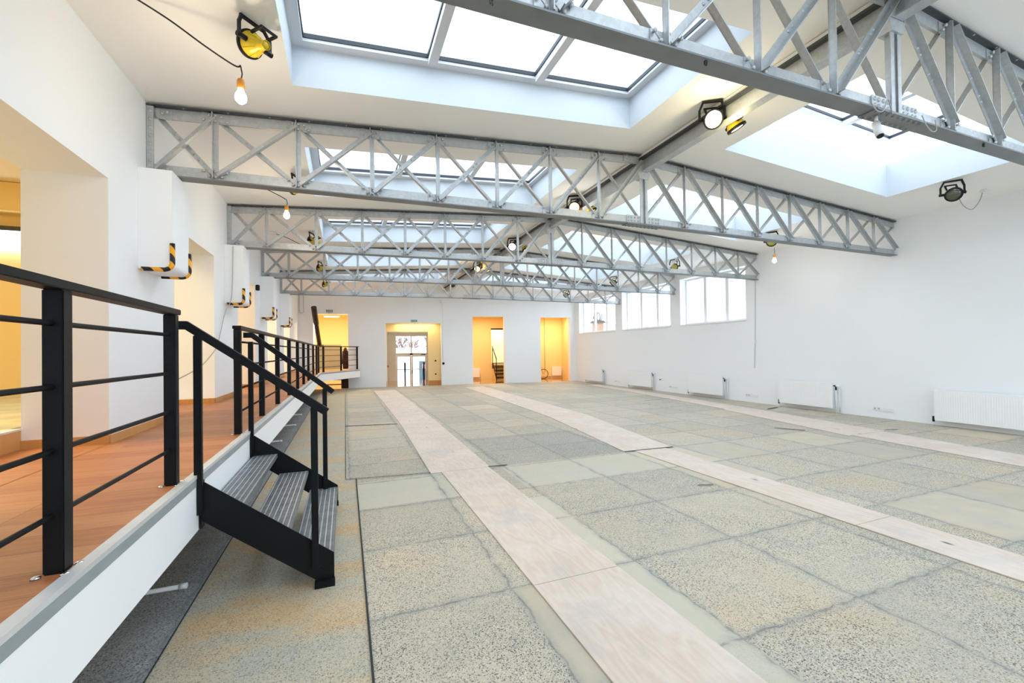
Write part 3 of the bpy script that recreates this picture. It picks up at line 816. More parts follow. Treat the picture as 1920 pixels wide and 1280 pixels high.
# white corbel boxes carrying the trusses, with hazard foam on their lower edges
def corbel():
    o = (XL, 0, 2.31)
    root = thing('corbel_box', 'white boxed corbel with yellow and black foam edges under the second truss, nearest the camera', 'corbel', o, 0, 'white corbel boxes on the left wall')
    y0, y1, x1, zt_, z0 = -.24, .22, XL + .265, 3.258, 2.31
    r = .06
    mb = MB(); prof = [(XL + .001, z0), (x1 - r, z0)] + [(x1 - r + r * math.sin(t * math.pi / 12), z0 + r - r * math.cos(t * math.pi / 12)) for t in range(1, 6)] + [(x1, z0 + r), (x1, zt_), (XL + .001, zt_)]
    mb.prism([(x, y0, z) for x, z in prof], (0, y1 - y0, 0)); mb.build('box', M['wall'], root, o)
    for y in (y0, y1):
        s = -1 if y == y0 else 1
        pts = [(XL + .03, y, z0 - .002), (x1 - r, y, z0 - .002)] + [(x1 - r + r * math.sin(t * math.pi / 12), y, z0 + r - r * math.cos(t * math.pi / 12)) for t in range(1, 6)] + [(x1 + .002, y, z0 + r), (x1 + .002, y, z0 + .25)]
        mb = MB(); mb.tube([(a, b + s * .004, c) for a, b, c in pts], .021, 10); mb.build('edge_guard', M['hazard'], root, o)
    return root
CL = ['white boxed corbel with yellow and black foam edges under the second truss, nearest the camera',
      'white boxed corbel with striped foam edges, second along the wall, grey cable beside it',
      'white boxed corbel with striped foam edges, third along the left wall',
      'white boxed corbel with striped foam edges, last one before the back wall']
cb = corbel(); cb.location = (XL, 5.2, 2.31)
for k in range(1, 4):
    c = copy_tree(cb); c.location = (XL, TY[k + 1], 2.31); c['label'] = CL[k]

# ------------------------------------------------------------------ floodlights
def floodlight(name, label, loc, front, body='yellow', lens='lens_off', group=None, yaw=0., size=1.):
    """loc: mounting point on ceiling / beam; front: direction the lens faces"""
    f = V(front).normalized()
    root = thing(name, label, 'floodlight', loc, 0, group)
    c = V((0, 0, -.24)) * size                           # body centre
    k = size
    side = f.cross(V((0, 0, 1))).normalized(); upv = side.cross(f).normalized()
    mb = MB(); back = c - f * .10 * k
    mb.lathe([(0, 0), (.036 * k, 0), (.042 * k, .02 * k), (.045 * k, .05 * k), (.062 * k, .07 * k), (.085 * k, .12 * k), (.104 * k, .175 * k), (.108 * k, .195 * k), (.09 * k, .195 * k)], back - f * .03 * k, f, 28)
    b = mb.build('body', M[body], root)
    mb = MB()
    for i in range(8):
        a = i * math.pi / 4; r = side * math.cos(a) + upv * math.sin(a)
        mb.bar(back + f * .03 * k + r * .055 * k, back + f * .14 * k + r * .103 * k, .005 * k, .012 * k, r)
    mb.build('rib', M[body], b)
    mb = MB(); mb.lathe([(.036 * k, -.035 * k), (.040 * k, -.035 * k), (.040 * k, .0), (.034 * k, 0), (.034 * k, -.03 * k), (0, -.03 * k)], back - f * .03 * k, f, 20); mb.build('rear_cap', M['yellow'], root)
    mb = MB(); rim = c + f * .075 * k
    mb.lathe([(.098 * k, -.022 * k), (.118 * k, -.022 * k), (.122 * k, -.01 * k), (.120 * k, .012 * k), (.100 * k, .016 * k), (.098 * k, -.022 * k)], rim, f, 32); mb.build('rim', M['blackp'], root)
    mb = MB(); mb.lathe([(0, .012 * k), (.06 * k, .008 * k), (.1 * k, -.002 * k)], rim, f, 28); mb.build('lens', M[lens], root)
    # yoke: square-tube stirrup from the ceiling to the two pivots
    top = V((0, 0, -.026)); w = .15 * k
    sd = V((side.x, side.y, 0)).normalized(); fw = V((f.x, f.y, 0)).normalized()
    mb = MB(); t = .026 * k
    pL, pR = c + side * w, c - side * w
    tl, tr_ = top + sd * .11 * k + fw * .03 * k, top - sd * .11 * k + fw * .03 * k
    mb.bar(tl + sd * t * .5, tr_ - sd * t * .5, t, t, (0, 0, 1))
    for p, q in ((tl, pL), (tr_, pR)):
        kn = q + V((0, 0, .12 * k)); mb.bar(p, kn, t, t * .8, fw); mb.bar(kn + V((0, 0, .006)), q, t, t * .8, fw)
    y_ = mb.build('yoke', M['blackp'], root)
    for sg, q in ((1, pL), (-1, pR)):
        mb = MB(); mb.cyl(c + side * sg * .085 * k, q + side * sg * .02 * k, .024 * k, n=14); mb.build('pivot_knob', M['blackp'], root)
    # carrying handle behind
    mb = MB(); h0 = c - f * .03 * k + upv * .07 * k; hb = -f * .13 * k + upv * .05 * k
    mb.bar(h0 + side * .07 * k, h0 + side * .07 * k + hb, t * .8, t * .8, upv); mb.bar(h0 - side * .07 * k, h0 - side * .07 * k + hb, t * .8, t * .8, upv)
    mb.bar(h0 + side * .08 * k + hb, h0 - side * .08 * k + hb, t * .8, t * .8, upv); mb.build('handle', M['blackp'], root)
    return root
LY = [3.72, 6.78, 9.92, 13.0, 16.1]
LLab = ['yellow floodlight with black yoke on the ceiling at the upper left, nearest the camera',
        'yellow floodlight under the left roof slope behind the second truss, by the second glowing bulb',
        'yellow floodlight under the left roof slope between the third and fourth trusses',
        'small yellow floodlight under the left roof slope, second from the back wall',
        'small yellow floodlight under the left roof slope, closest to the back wall']
for k, y in enumerate(LY):
    x = -.62; floodlight('floodlight', LLab[k], (x, y, zceil(x) - .001), (-.62, .62, .30) if k == 0 else (-.8, .35, .12), 'yellow_dull' if k else 'yellow', 'lens_off', 'floodlights under the left roof slope', size=.82)
RYs = [3.72, 6.78, 9.8, 12.8, 16.3]
RLab = ['dark-lensed floodlight on the right roof slope near the right edge of the picture',
        'floodlight under the right roof slope behind the second truss, above the cool bulb',
        'floodlight under the right roof slope above the window nearest the camera',
        'floodlight under the right roof slope above the middle window',
        'floodlight under the right roof slope above the farthest window']
for k, y in enumerate(RYs):
    x = 8.9; floodlight('floodlight', RLab[k], (x, y, zceil(x) - .001), (-.72, -.55, -.42), 'yellow_dull', 'lens_reflect' if k else 'lens_off', 'floodlights under the right roof slope', size=.9)
GYs = [3.75, 6.95, 10.1, 13.2, 16.6]
GL1 = ['lit floodlight with glowing white lens left of the ridge beam, nearest the camera', 'floodlight with amber lens on the ridge beam behind the second truss',
       'floodlight with pale lens left of the ridge beam behind the third truss', 'glowing orange floodlight left of the ridge beam behind the fourth truss', 'dark floodlight on the ridge beam closest to the back wall']
GL2 = ['bright yellow floodlight aimed down to the right of the ridge beam, nearest the camera', 'yellow floodlight aimed down right of the ridge beam behind the second truss',
       'orange-yellow floodlight aimed down right of the ridge beam behind the third truss', 'small yellow floodlight aimed down right of the ridge beam behind the fourth truss']
for k, y in enumerate(GYs):
    x = RIDGE - .16
    floodlight('floodlight', GL1[k], (x, y, zceil(x) - .001), (-.45, -.72, -.48), 'yellow_dull' if k in (1, 4) else 'yellow', ['lens_on', 'lens_warm', 'lens_on', 'lens_warm', 'lens_off'][k], 'floodlights left of the ridge beam', size=.9)
for k, y in enumerate(GYs[:4]):
    x = RIDGE + .16
    floodlight('floodlight', GL2[k], (x, y - .02, zceil(x) - .001), (.45, -.15, -.85), 'yellow', 'lens_on' if k in (0,) else 'lens_warm', 'floodlights right of the ridge beam', size=.9)

def lamp_light(name, loc, power, col, r=.05, spot=None):
    l = bpy.data.lights.new(name, 'POINT'); l.energy = power; l.color = col; l.shadow_soft_size = r
    o = bpy.data.objects.new(name, l); COL.objects.link(o); o.location = loc; return o

# bare bulbs hanging under lamps, cables and ceiling boxes
def bulb(label, top, drop, m, power, col):
    top = V(top); root = thing('hanging_bulb', label, 'light bulb', top, 0, 'bare hanging bulbs')
    mb = MB(); mb.tube([(0, 0, 0), (.01, 0, -drop * .5), (0, 0, -drop)], .005, 6); mb.build('cord', M['cable'], root)
    mb = MB(); mb.lathe([(0, .045), (.02, .045), (.026, .03), (.028, -.02), (.02, -.03)], (0, 0, -drop - .03), (0, 0, 1), 14); mb.build('socket', M['orangep'], root)
    mb = MB(); mb.lathe([(.018, 0), (.022, -.02), (.036, -.05), (.042, -.075), (.036, -.10), (.018, -.117), (0, -.121)], (0, 0, -drop - .055), (0, 0, 1), 18); mb.build('glass_bulb', M[m], root)
    lamp_light('bulb_light', top + V((0, 0, -drop - .24)), power, col, .05)
bulb('glowing bare bulb hanging below the upper-left floodlight, nearest the camera', (-.74, 3.85, zceil(-.74) - .30), .12, 'bulb', 7, (1, .86, .64))
bulb('glowing bare bulb hanging behind the second truss on the left', (-.78, 7.0, zceil(-.78) - .30), .10, 'bulb', 5, (1, .86, .64))
bulb('cool white glowing bulb hanging below the right end of the second truss', (8.9, 6.72, zceil(8.9) - .38), .16, 'bulb_cool', 6, (1, .96, .88))
bulb('glowing white bulb hanging at the ridge beam behind the second truss', (4.04, 6.8, zceil(4.04) - .26), .05, 'bulb_cool', 5, (1, .96, .88))
lamp_light('flood_glow', (3.86, 3.52, 3.98), 7, (1, .86, .5), .06)
lamp_light('flood_glow', (4.0, 13.0, 4.05), 8, (1, .6, .2), .05)
lamp_light('flood_glow', (4.30, 3.68, 3.92), 4, (1, .8, .35), .05)

def ccable(label, pts, m='cable', r=.006, group=None):
    P = [V(p) for p in pts]; out = []
    n = len(P)
    for i in range(n - 1):
        p0, p1, p2, p3 = P[max(i - 1, 0)], P[i], P[i + 1], P[min(i + 2, n - 1)]
        for t in [j / 8 for j in range(8)]:
            out.append(.5 * ((2 * p1) + (p2 - p0) * t + (2 * p0 - 5 * p1 + 4 * p2 - p3) * t * t + (3 * p1 - p0 - 3 * p2 + p3) * t ** 3))
    out.append(P[-1])
    mb = MB(); mb.tube(out, r, 6); return tag(mb.build('cable', M[m], origin=tuple(P[0])), label, 'cable', group)
for k, (bx, by, txt) in enumerate(((-1.38, 3.62, 'beige ceiling junction box at the top left edge of the picture'), (-1.42, 6.93, 'small junction box on the left roof slope behind the second truss'), (-1.36, 9.96, 'small junction box on the left roof slope behind the third truss'))):
    mb = MB(); mb.bbox(-.055, -.055, -.05, .055, .055, -.002, .006)
    o = mb.build('junction_box', M['beige_box'] if k == 0 else M['whitep'], loc=(bx, by, zceil(bx))); o.rotation_euler = (0, -.0675, 0)
    tag(o, txt, 'junction box', 'ceiling junction boxes on the left')
ccable('black cable sagging from the ceiling box to the upper-left floodlight', [(-1.34, 3.66, 3.97), (-1.15, 3.72, 3.90), (-.95, 3.78, 3.80), (-.78, 3.84, 3.735), (-.74, 3.85, 3.75)])
ccable('black cable sagging under the left slope behind the second truss', [(-1.38, 6.95, 3.97), (-1.15, 6.95, 3.90), (-.9, 6.97, 3.80), (-.78, 7.0, 3.745)])
ccable('black cable sagging under the left slope behind the third truss', [(-1.32, 9.97, 3.97), (-1.1, 9.96, 3.90), (-.85, 9.94, 3.78), (-.7, 9.93, 3.76)])
for k, (by, txt) in enumerate(((3.70, 'grey junction box on the right slope beside the dark-lensed floodlight'), (6.74, 'small grey junction box on the right slope behind the second truss'))):
    mb = MB(); mb.bbox(-.07, -.035, -.045, .07, .035, -.002, .006); o = mb.build('junction_box', M['whitep'], loc=(9.8, by, zceil(9.8))); o.rotation_euler = (0, .0635, 0)
    tag(o, txt, 'junction box', 'ceiling junction boxes on the right')
ccable('grey cable looping from the right-edge floodlight to its ceiling box', [(8.98, 3.70, 3.86), (9.15, 3.70, 3.70), (9.4, 3.70, 3.66), (9.62, 3.70, 3.80), (9.74, 3.70, 3.965)], 'cable_grey', .007)
ccable('grey cable hanging down the left wall past the second corbel and across to the first', [(-1.66, 7.99, 3.23), (-1.67, 7.99, 2.75), (-1.69, 7.97, 2.36), (-1.75, 7.88, 2.16), (-1.765, 7.54, 1.68), (-1.765, 7.33, 1.55), (-1.765, 6.67, 1.34), (-1.765, 5.76, 1.21)], 'cable_grey', .007)
cord = thing('wall_cable', 'thin grey cable with a switch hanging down the right wall from the third truss', 'cable', (XR - .02, 8.3, .93))
mb = MB(); mb.tube([(0, 0, 2.33), (0, .02, 1.4), (0, .04, .7), (0, .05, .43), (0, .07, 0)], .006, 6); mb.build('cable', M['cable_grey'], cord)
mb = MB(); mb.bbox(-.018, .01, .64, .012, .06, .76, .006); mb.build('switch', M['whitep'], cord)

mb = MB(); mb.bbox(.0, -.05, -.06, .07, .05, .06, .01)
tag(mb.build('wall_sensor', M['blackp'], loc=(XL + .001, 10.62, 2.93)), 'small black sensor on the left wall at the top of the third recess', 'sensor')
# security camera and clips on the nearest truss
cam_ = thing('security_camera', 'small white bullet camera hanging under the centre of the nearest truss', 'camera', (3.93, T0, 3.31))
mb = MB(); mb.cyl((0, 0, 0), (0, 0, -.06), .012); mb.build('mount', M['whitep'], cam_)
mb = MB(); mb.cyl((.005, .01, -.05), (-.01, -.03, -.17), .028, n=18); mb.build('housing', M['whitep'], cam_)
mb = MB(); mb.cyl((-.01, -.03, -.17), (-.0112, -.0325, -.178), .023, n=18); mb.build('lens', M['blackp'], cam_)
ccable('thin grey wire looped around the centre splice of the nearest truss', [(3.72, T0 - .08, 3.34), (3.75, T0 - .1, 3.27), (3.85, T0 - .09, 3.29), (3.93, T0 - .08, 3.40), (4.0, T0 - .075, 3.30)], 'cable_grey', .004)
ccable('thin grey wire loop hanging right of the bullet camera', [(4.38, T0 - .08, 3.36), (4.40, T0 - .1, 3.27), (4.48, T0 - .1, 3.235), (4.56, T0 - .09, 3.27), (4.58, T0 - .075, 3.36)], 'cable_grey', .004)
for x, txt in ((.71, 'small wire clip under the nearest truss, left of centre, against the skylight'), (2.13, 'small wire clip under the nearest truss, above the lit floodlight'), (5.42, 'small wire clip under the nearest truss, right of the bullet camera')):
    mb = MB(); z = zb(x); mb.box(-.009, -.05, -.026, -.003, -.035, 0); mb.box(-.003, -.05, -.008, .003, -.035, 0); mb.box(.003, -.05, -.03, .009, -.035, 0)
    tag(mb.build('wire_clip', M['steel_dk'], loc=(x, T0, z)), txt, 'clip')

# ------------------------------------------------------------------ radiators and sockets on the right wall
def radiator(label, y0, y1):
    L = y1 - y0
    root = thing('radiator', label, 'radiator', (XR, y0, 0), 0, 'white panel radiators along the right wall')
    z0, z1 = .10, .655
    mb = MB(); mb.bbox(-.145, 0, z0, -.13, L, z1, .006)
    n = int(L / .033)
    for i in range(n):
        y = .03 + i * (L - .06) / n; mb.box(-.148, y, z0 + .04, -.145, y + .014, z1 - .05)
    mb.build('front_panel', M['white'], root)
    mb = MB(); mb.bbox(-.075, .02, z0 + .01, -.06, L - .02, z1 - .01, .005)
    for i in range(int(L / .05)): mb.box(-.13, .03 + i * .05, z0 + .02, -.075, .034 + i * .05, z1 - .03)
    mb.build('rear_panel', M['white'], root)
    mb = MB()
    mb.box(-.146, 0, z1, -.055, .012, z1 + .004); mb.box(-.146, L - .012, z1, -.055, L, z1 + .004)
    for i in range(int(L / .036)):
        y = .012 + i * .036; mb.box(-.142, y, z1 - .002, -.06, y + .02, z1 + .003)
    mb.build('top_grille', M['white'], root)
    for y in (.2, L - .2):
        mb = MB(); mb.box(-.06, y - .02, z0 + .05, -.001, y + .02, z1 - .06); mb.build('wall_bracket', M['white'], root)
    mb = MB(); mb.cyl((-.10, -.0, z1 - .05), (-.10, -.055, z1 - .05), .014); mb.cyl((-.10, -.05, z1 - .05), (-.10, -.05, z1 - .14), .017); mb.build('valve', M['blackp'], root)
    mb = MB(); mb.lathe([(0, 0), (.02, 0), (.024, .02), (.02, .07), (0, .072)], (-.10, -.055, z1 - .05), (0, -1, 0), 14); mb.build('thermostat_head', M['whitep'], root)
    mb = MB(); mb.cyl((-.10, -.05, 0), (-.10, -.05, z1 - .14), .011, n=10); mb.build('pipe', M['whitep'], root)
    mb = MB(); mb.cyl((-.05, -.09, 0), (-.05, -.09, z1 - .05), .011, n=10); mb.build('pipe', M['whitep'], root)
    mb = MB(); mb.cyl((-.10, L + .03, z0 - .03), (-.10, L + .03, z0 + .07), .018); mb.build('valve', M['blackp'], root)
    mb = MB(); mb.cyl((-.10, L + .03, 0), (-.10, L + .03, z0), .011, n=10); mb.build('pipe', M['whitep'], root)
for (a, b), t in zip(((3.28, 4.56), (6.33, 7.60), (9.33, 10.66), (12.42, 13.75), (15.55, 16.9)),
                     ('white panel radiator at the right edge of the picture, nearest the camera', 'white panel radiator, second from the right edge, on the bare wall beyond the sockets',
                      'white panel radiator below the window nearest the camera', 'white panel radiator below the middle window', 'white panel radiator below the farthest window, next to the corner doorway')):
    radiator(t, a, b)
for y, t in ((5.25, 'white double socket and trunking between the two nearest radiators'), (8.30, 'white double socket and trunking below the hanging cord'), (11.3, 'white double socket and trunking between the middle and fourth radiators'), (14.45, 'white double socket and trunking between the fourth and fifth radiators')):
    root = thing('wall_socket', t, 'socket', (XR, y, .15), 0, 'sockets low on the right wall')
    mb = MB(); mb.bbox(-.014, .22, 0, -.001, .37, .075, .004); mb.build('socket_plate', M['whitep'], root)
    for yy in (.26, .33):
        mb = MB(); mb.cyl((-.016, yy, .038), (-.013, yy, .038), .018, n=14); mb.build('socket_well', M['cable_grey'], root)
    mb = MB(); mb.bbox(-.02, 0, -.005, -.001, .19, .06, .004); mb.build('trunking', M['whitep'], root)
root = thing('thermostat', 'small white thermostat with a dark window right of the fourth radiator', 'thermostat', (XR, 12.0, .37))
mb = MB(); mb.bbox(-.025, 0, 0, -.001, .22, .07, .006); mb.build('housing', M['whitep'], root)
mb = MB(); mb.box(-.027, .04, .02, -.025, .12, .05); mb.build('display', M['blackp'], root)

# ------------------------------------------------------------------ back wall fittings
def bthing(name, label, cat, s, d, z, group=None): return thing(name, label, cat, B(s, d, z), BA, group)
for s0, s1, z0, z1, g, txt in ((1.07, 1.33, 3.19, 3.285, 'green_dull', 'dull green exit sign with white arrow above the far left doorway'), (4.50, 4.76, 2.79, 2.88, 'green', 'green exit sign with white arrow above the glass-door opening')):
    root = bthing('exit_sign', txt, 'sign', s0, 0, z0, 'exit signs on the back wall')
    w, h = s1 - s0, z1 - z0
    mb = MB(); mb.bbox(0, -.025, 0, w, -.001, h, .004); mb.build('sign_plate', M[g], root)
    mb = MB(); y = -.0265
    mb.box(.08, y, h * .40, w - .07, y + .001, h * .62)
    mb.prism([(w - .07, y, h * .2), (w - .02, y, h * .5), (w - .07, y, h * .8)], (0, .001, 0))
    # running figure
    mb.cyl((.047, y, h * .80), (.047, y + .001, h * .80), h * .09, n=10)
    mb.bar((.046, y, h * .68), (.04, y, h * .42), .001, .016, (1, 0, 0)); mb.bar((.04, y, h * .42), (.058, y, h * .15), .001, .011, (1, 0, 0)); mb.bar((.04, y, h * .42), (.018, y, h * .2), .001, .011, (1, 0, 0)); mb.bar((.046, y, h * .62), (.066, y, h * .5), .001, .009, (1, 0, 0))
    mb.build('pictogram', M['signwhite'], root)
root = bthing('motion_sensor', 'round white motion sensor with conduit above the glass-door opening', 'sensor', 5.83, 0, 3.68)
mb = MB(); mb.lathe([(0, 0), (.07, 0), (.07, .02), (.05, .05), (.02, .065), (0, .066)], (0, 0, 0), (0, -1, 0), 20); mb.build('housing', M['whitep'], root)
mb = MB(); mb.cyl((.03, -.012, -.06), (.03, -.012, -2.6), .008, n=8); mb.build('conduit', M['whitep'], root)
mb = MB(); mb.lathe([(0, 0), (.055, 0), (.055, .015), (.03, .05), (0, .055)], (0, 0, 0), (0, -1, 0), 18)
tag(mb.build('door_stop', M['blackp'], loc=B(5.88, 0, .96), rotz=BA), 'round black button on the back wall right of the glass-door opening', 'button')
mb = MB(); mb.tube([(0, -.012, 1.0), (0, -.012, .05), (.04, -.012, 0), (.16, -.012, 0), (.16, -.012, .95)], .009, 8)
tag(mb.build('conduit', M['cable_grey'], loc=B(.05, 0, 3.15), rotz=BA), 'grey conduit loop at the far left of the back wall', 'conduit')

# black pipe leaning out of the far left doorway
root = thing('exhaust_pipe', 'thick black pipe leaning out over the far left doorway', 'pipe', B(.82, .25, 1.80))
p1 = B(.77, -.9, 3.30) - B(.82, .25, 1.80)
p0 = B(.76, .25, 1.84) - B(.82, .25, 1.80)
mid = p0.lerp(p1, .58)
mb = MB(); mb.cyl(p0, mid, .085, n=22, caps=False); mb.build('lower_pipe', M['duct'], root)
mb = MB(); d = (p1 - p0).normalized(); t = d.orthogonal()
mb.cyl(mid, p1, .105, n=22, caps=False); mb.cyl(mid - d * .01, mid, .086, .105, n=22, caps=False); mb.cyl(p1, p1 - d * .02, .105, .085, n=22, caps=False); mb.cyl(p1 - d * .02, p1 - d * .5, .085, n=22); mb.build('upper_pipe', M['duct'], root)
mb = MB(); mb.lathe([(.085, .0), (.16, .0), (.16, -.03), (.085, -.03)], p0, (0, 0, 1), 22); mb.build('base_flange', M['duct'], root)

# ------------------------------------------------------------------ rooms behind the back wall
def room(tagname, s0, s1, d0, d1, z0, z1, wm, fm, cm, skip=()):
    def f(name, pts, m):
        mb = MB(); mb.face(pts); struct(mb.build(name, m))
    P = B
    if 'floor' not in skip: f('floor_' + tagname, [P(s0, 0 if z0 == 0 else d0, z0 + .001), P(s1, 0 if z0 == 0 else d0, z0 + .001), P(s1, d1, z0 + .001), P(s0, d1, z0 + .001)], fm)
    f('ceiling_' + tagname, [P(s0, d0, z1), P(s0, d1, z1), P(s1, d1, z1), P(s1, d0, z1)], cm)
    f('wall_%s_left' % tagname, [P(s0, d0, z0), P(s0, d0, z1), P(s0, d1, z1), P(s0, d1, z0)], wm)
    f('wall_%s_right' % tagname, [P(s1, d0, z0), P(s1, d1, z0), P(s1, d1, z1), P(s1, d0, z1)], wm)
    if 'back' not in skip: f('wall_%s_back' % tagname, [P(s0, d1, z0), P(s0, d1, z1), P(s1, d1, z1), P(s1, d1, z0)], wm)
room('stairwell', -1.2, 3.0, .325, 3.3, 0, 3.25, M['lamp_cream_light'], M['lobby_floor'], M['lamp_cream_light'])
room('passage', 6.4, 9.9, .325, 3.1, 0, 3.25, M['lamp_cream'], M['lobby_floor'], M['lamp_cream'], ('back',))
slab('wall_passage_back', B(6.4, 3.1, 0), E1, E2, 3.5, 3.25, .2, [(2.27, .86, 3.1, 2.60)], [M['lamp_cream'], M['lamp_cream']])
mb = MB(); mb.face([B(8.2, 4.4, 0), B(8.2, 4.4, 3.3), B(10., 4.4, 3.3), B(10., 4.4, 0)]); struct(mb.build('wall_upper_landing', M['lamp_cream']))
room('store', 10.1, 12.42, .325, 2.6, 0, 3.2, M['lamp_cream'], M['lobby_floor'], M['lamp_cream'])
# lobby behind the glass-door opening: partition with a lower opening, then a vestibule
slab('wall_lobby_front', B(3.2, .36, 0), E1, E2, 3.2, 3.1, .25, [(.1, 0, 2.04, 2.39)], [M['lamp_cream'], M['lamp_cream2'], M['lamp_cream2']])
def lobby():
    f = lambda name, pts, m: struct(MB_face(name, pts, m))
    s0, s1, d1 = 3.30, 5.9, 5.0
    f('floor_lobby', [B(3.2, .0, .001), B(6.2, .0, .001), B(6.2, 4.05, .001), B(3.2, 4.05, .001)], M['lobby_floor'])
    f('floor_entrance', [B(3.2, 4.05, -.75), B(6.2, 4.05, -.75), B(6.2, 5.2, -.75), B(3.2, 5.2, -.75)], M['lobby_floor'])
    f('wall_entrance_step', [B(3.2, 4.05, .0), B(6.2, 4.05, .0), B(6.2, 4.05, -.75), B(3.2, 4.05, -.75)], M['skirt'])
    f('ceiling_lobby', [B(3.2, .6, 2.55), B(3.2, 5.1, 2.55), B(6.2, 5.1, 2.55), B(6.2, .6, 2.55)], M['lamp_cream2'])
    f('wall_lobby_left', [B(s0, .6, -.8), B(s0, 5.1, -.8), B(s0, 5.1, 2.6), B(s0, .6, 2.6)], M['lamp_cream2'])
    f('wall_lobby_right', [B(s1, .6, -.8), B(s1, 5.1, -.8), B(s1, 5.1, 2.6), B(s1, .6, 2.6)], M['lamp_cream2'])
    slab('wall_lobby_back', B(3.2, 5.0, 0), E1, E2, 3.0, 2.7, .2, [(.49, -.75, 2.24, 2.42)], [M['lamp_cream2'], M['lamp_cream2'], M['facade']], -.8)
def MB_face(name, pts, m):
    mb = MB(); mb.face(pts); return mb.build(name, m)
lobby()
mb = MB()
for a, b in ((3.3, 3.44), (5.24, 5.79)):
    mb.hexa([B(a, .34, .0), B(b, .34, 0), B(b, .359, 0), B(a, .359, 0), B(a, .34, .2), B(b, .34, .2), B(b, .359, .2), B(a, .359, .2)])
struct(mb.build('baseboard_lobby', M['skirt']))
# glass entrance door
root = bpy.data.objects.new('door_1', None); COL.objects.link(root); struct(root); root.location = B(3.69, 5.04, -.75); root.rotation_euler = (0, 0, BA)
W, H, T = 1.75, 3.17, 2.11
mb = MB()
mb.box(0, 0, 0, .06, .07, H); mb.box(W - .06, 0, 0, W, .07, H); mb.box(.06, 0, H - .07, W - .06, .07, H); mb.box(.06, -.01, T - .06, W - .06, .08, T + .06); mb.box(W / 2 - .03, 0, T + .06, W / 2 + .03, .07, H - .07)
mb.build('door_frame', M['lamp_cream2'], root)
for k, x0 in enumerate((.06, W / 2)):
    x1 = x0 + W / 2 - .06; mb = MB()
    mb.box(x0 + .005, .01, .01, x0 + .075, .06, T - .065); mb.box(x1 - .075, .01, .01, x1 - .005, .06, T - .065); mb.box(x0 + .075, .01, .01, x1 - .075, .06, .10); mb.box(x0 + .075, .01, T - .13, x1 - .075, .06, T - .065); mb.box(x0 + .075, .02, 1.26, x1 - .075, .05, 1.30)
    lf = mb.build('door_leaf', M['lamp_cream2'], root)
    mb = MB(); mb.face([(x0 + .07, .035, .1), (x1 - .07, .035, .1), (x1 - .07, .035, T - .13), (x0 + .07, .035, T - .13)]); mb.build('pane', M['glass'], lf)
mb = MB(); mb.bbox(W / 2 + .02, -.03, 1.05, W / 2 + .05, .01, 1.25, .005); mb.build('door_handle', M['blackp'], root)
mb = MB(); mb.bbox(W / 2 - .08, -.05, T - .03, W / 2 + .08, -.01, T + .04, .004); mb.build('door_sensor', M['blackp'], root)
mb = MB(); mb.bbox(W - .35, -.05, T - .05, W - .1, -.0, T - .01, .004); mb.bar((W - .3, -.06, T - .02), (W - .15, -.12, T - .06), .012, .012); mb.build('door_closer', M['steel_dk'], root)
mb = MB(); mb.face([(.06, .035, T + .06), (W - .06, .035, T + .06), (W - .06, .035, H - .07), (.06, .035, H - .07)]); mb.build('transom_pane', M['glass'], root)
for k, (s, txt) in enumerate(((4.22, 'black handrail going down inside the glass door, left one'), (5.2, 'black handrail going down inside the glass door, right one'))):
    root = bthing('handrail', txt, 'handrail', s, 4.0, 0, 'handrails inside the glass door')
    mb = MB(); mb.bbox(-.035, 0, 0, .035, .07, .88, .003); mb.build('post', M['black'], root)
    mb = MB(); mb.bbox(-.035, .75, -.75, .035, .82, .48, .003); mb.build('post', M['black'], root)
    mb = MB(); mb.bar((0, -.02, .91), (0, .86, .44), .085, .06); mb.build('rail', M['black'], root)
mb = MB(); mb.bbox(0, -.1, 0, .09, .1, .11, .01)
tag(mb.build('call_box', M['orangep'], loc=B(3.301, 4.6, .68), rotz=BA), 'small orange box on the wall left of the glass door', 'box')
mb = MB(); mb.lathe([(0, 0), (.035, 0), (.035, .012), (0, .02)], (0, 0, 0), (0, -1, 0), 14); tag(mb.build('wall_switch', M['blackp'], loc=B(5.56, .359, 1.08), rotz=BA), 'upper dark switch on the orange-lit wall by the glass door', 'switch')
mb = MB(); mb.lathe([(0, 0), (.035, 0), (.035, .012), (0, .02)], (0, 0, 0), (0, -1, 0), 14); tag(mb.build('wall_switch', M['blackp'], loc=B(5.56, .359, .48), rotz=BA), 'lower dark switch on the orange-lit wall by the glass door', 'switch')

# steps and fittings of the passage (third doorway)
root = bthing('steps', 'black open steps with handrail inside the doorway right of the glass door', 'stair', 8.72, 1.9, 0)
for k in range(5):
    z = .17 * (k + 1); mb = MB(); mb.box((.0, .0, .02, .0, .0)[k], .1 + .2 * k, z - .035, 1.0, .1 + .2 * k + .24, z); mb.build('tread', M['black'], root)
mb = MB(); mb.prism([(-.02, .1, 0), (-.02, .25, 0), (-.02, 1.18, .80), (-.02, 1.18, .86), (-.02, 1.05, .86)], (.02, 0, 0)); mb.build('stringer', M['black'], root)
mb = MB(); mb.bbox(-.04, .12, .0, -.0, .16, 1.06, .003); mb.build('post', M['black'], root)
mb = MB(); mb.bbox(-.04, 1.08, .55, -.0, 1.12, 1.72, .003); mb.build('post', M['black'], root)
mb = MB(); mb.bar((-.02, .12, 1.06), (-.02, 1.14, 1.73), .05, .04); mb.build('handrail', M['black'], root)
mb = MB(); mb.prism([(.001, .14, 0), (.001, 1.18, 0), (.001, 1.18, .8)], (.99, 0, 0)); mb.build('infill', M['lamp_cream'], root)
mb = MB(); mb.box(-.02, -.03, 0, .86, -.0, .07); tag(mb.build('lintel', M['blackp'], loc=B(8.67, 3.098, 2.60), rotz=BA), 'dark lintel over the bright opening above the black steps', 'lintel')
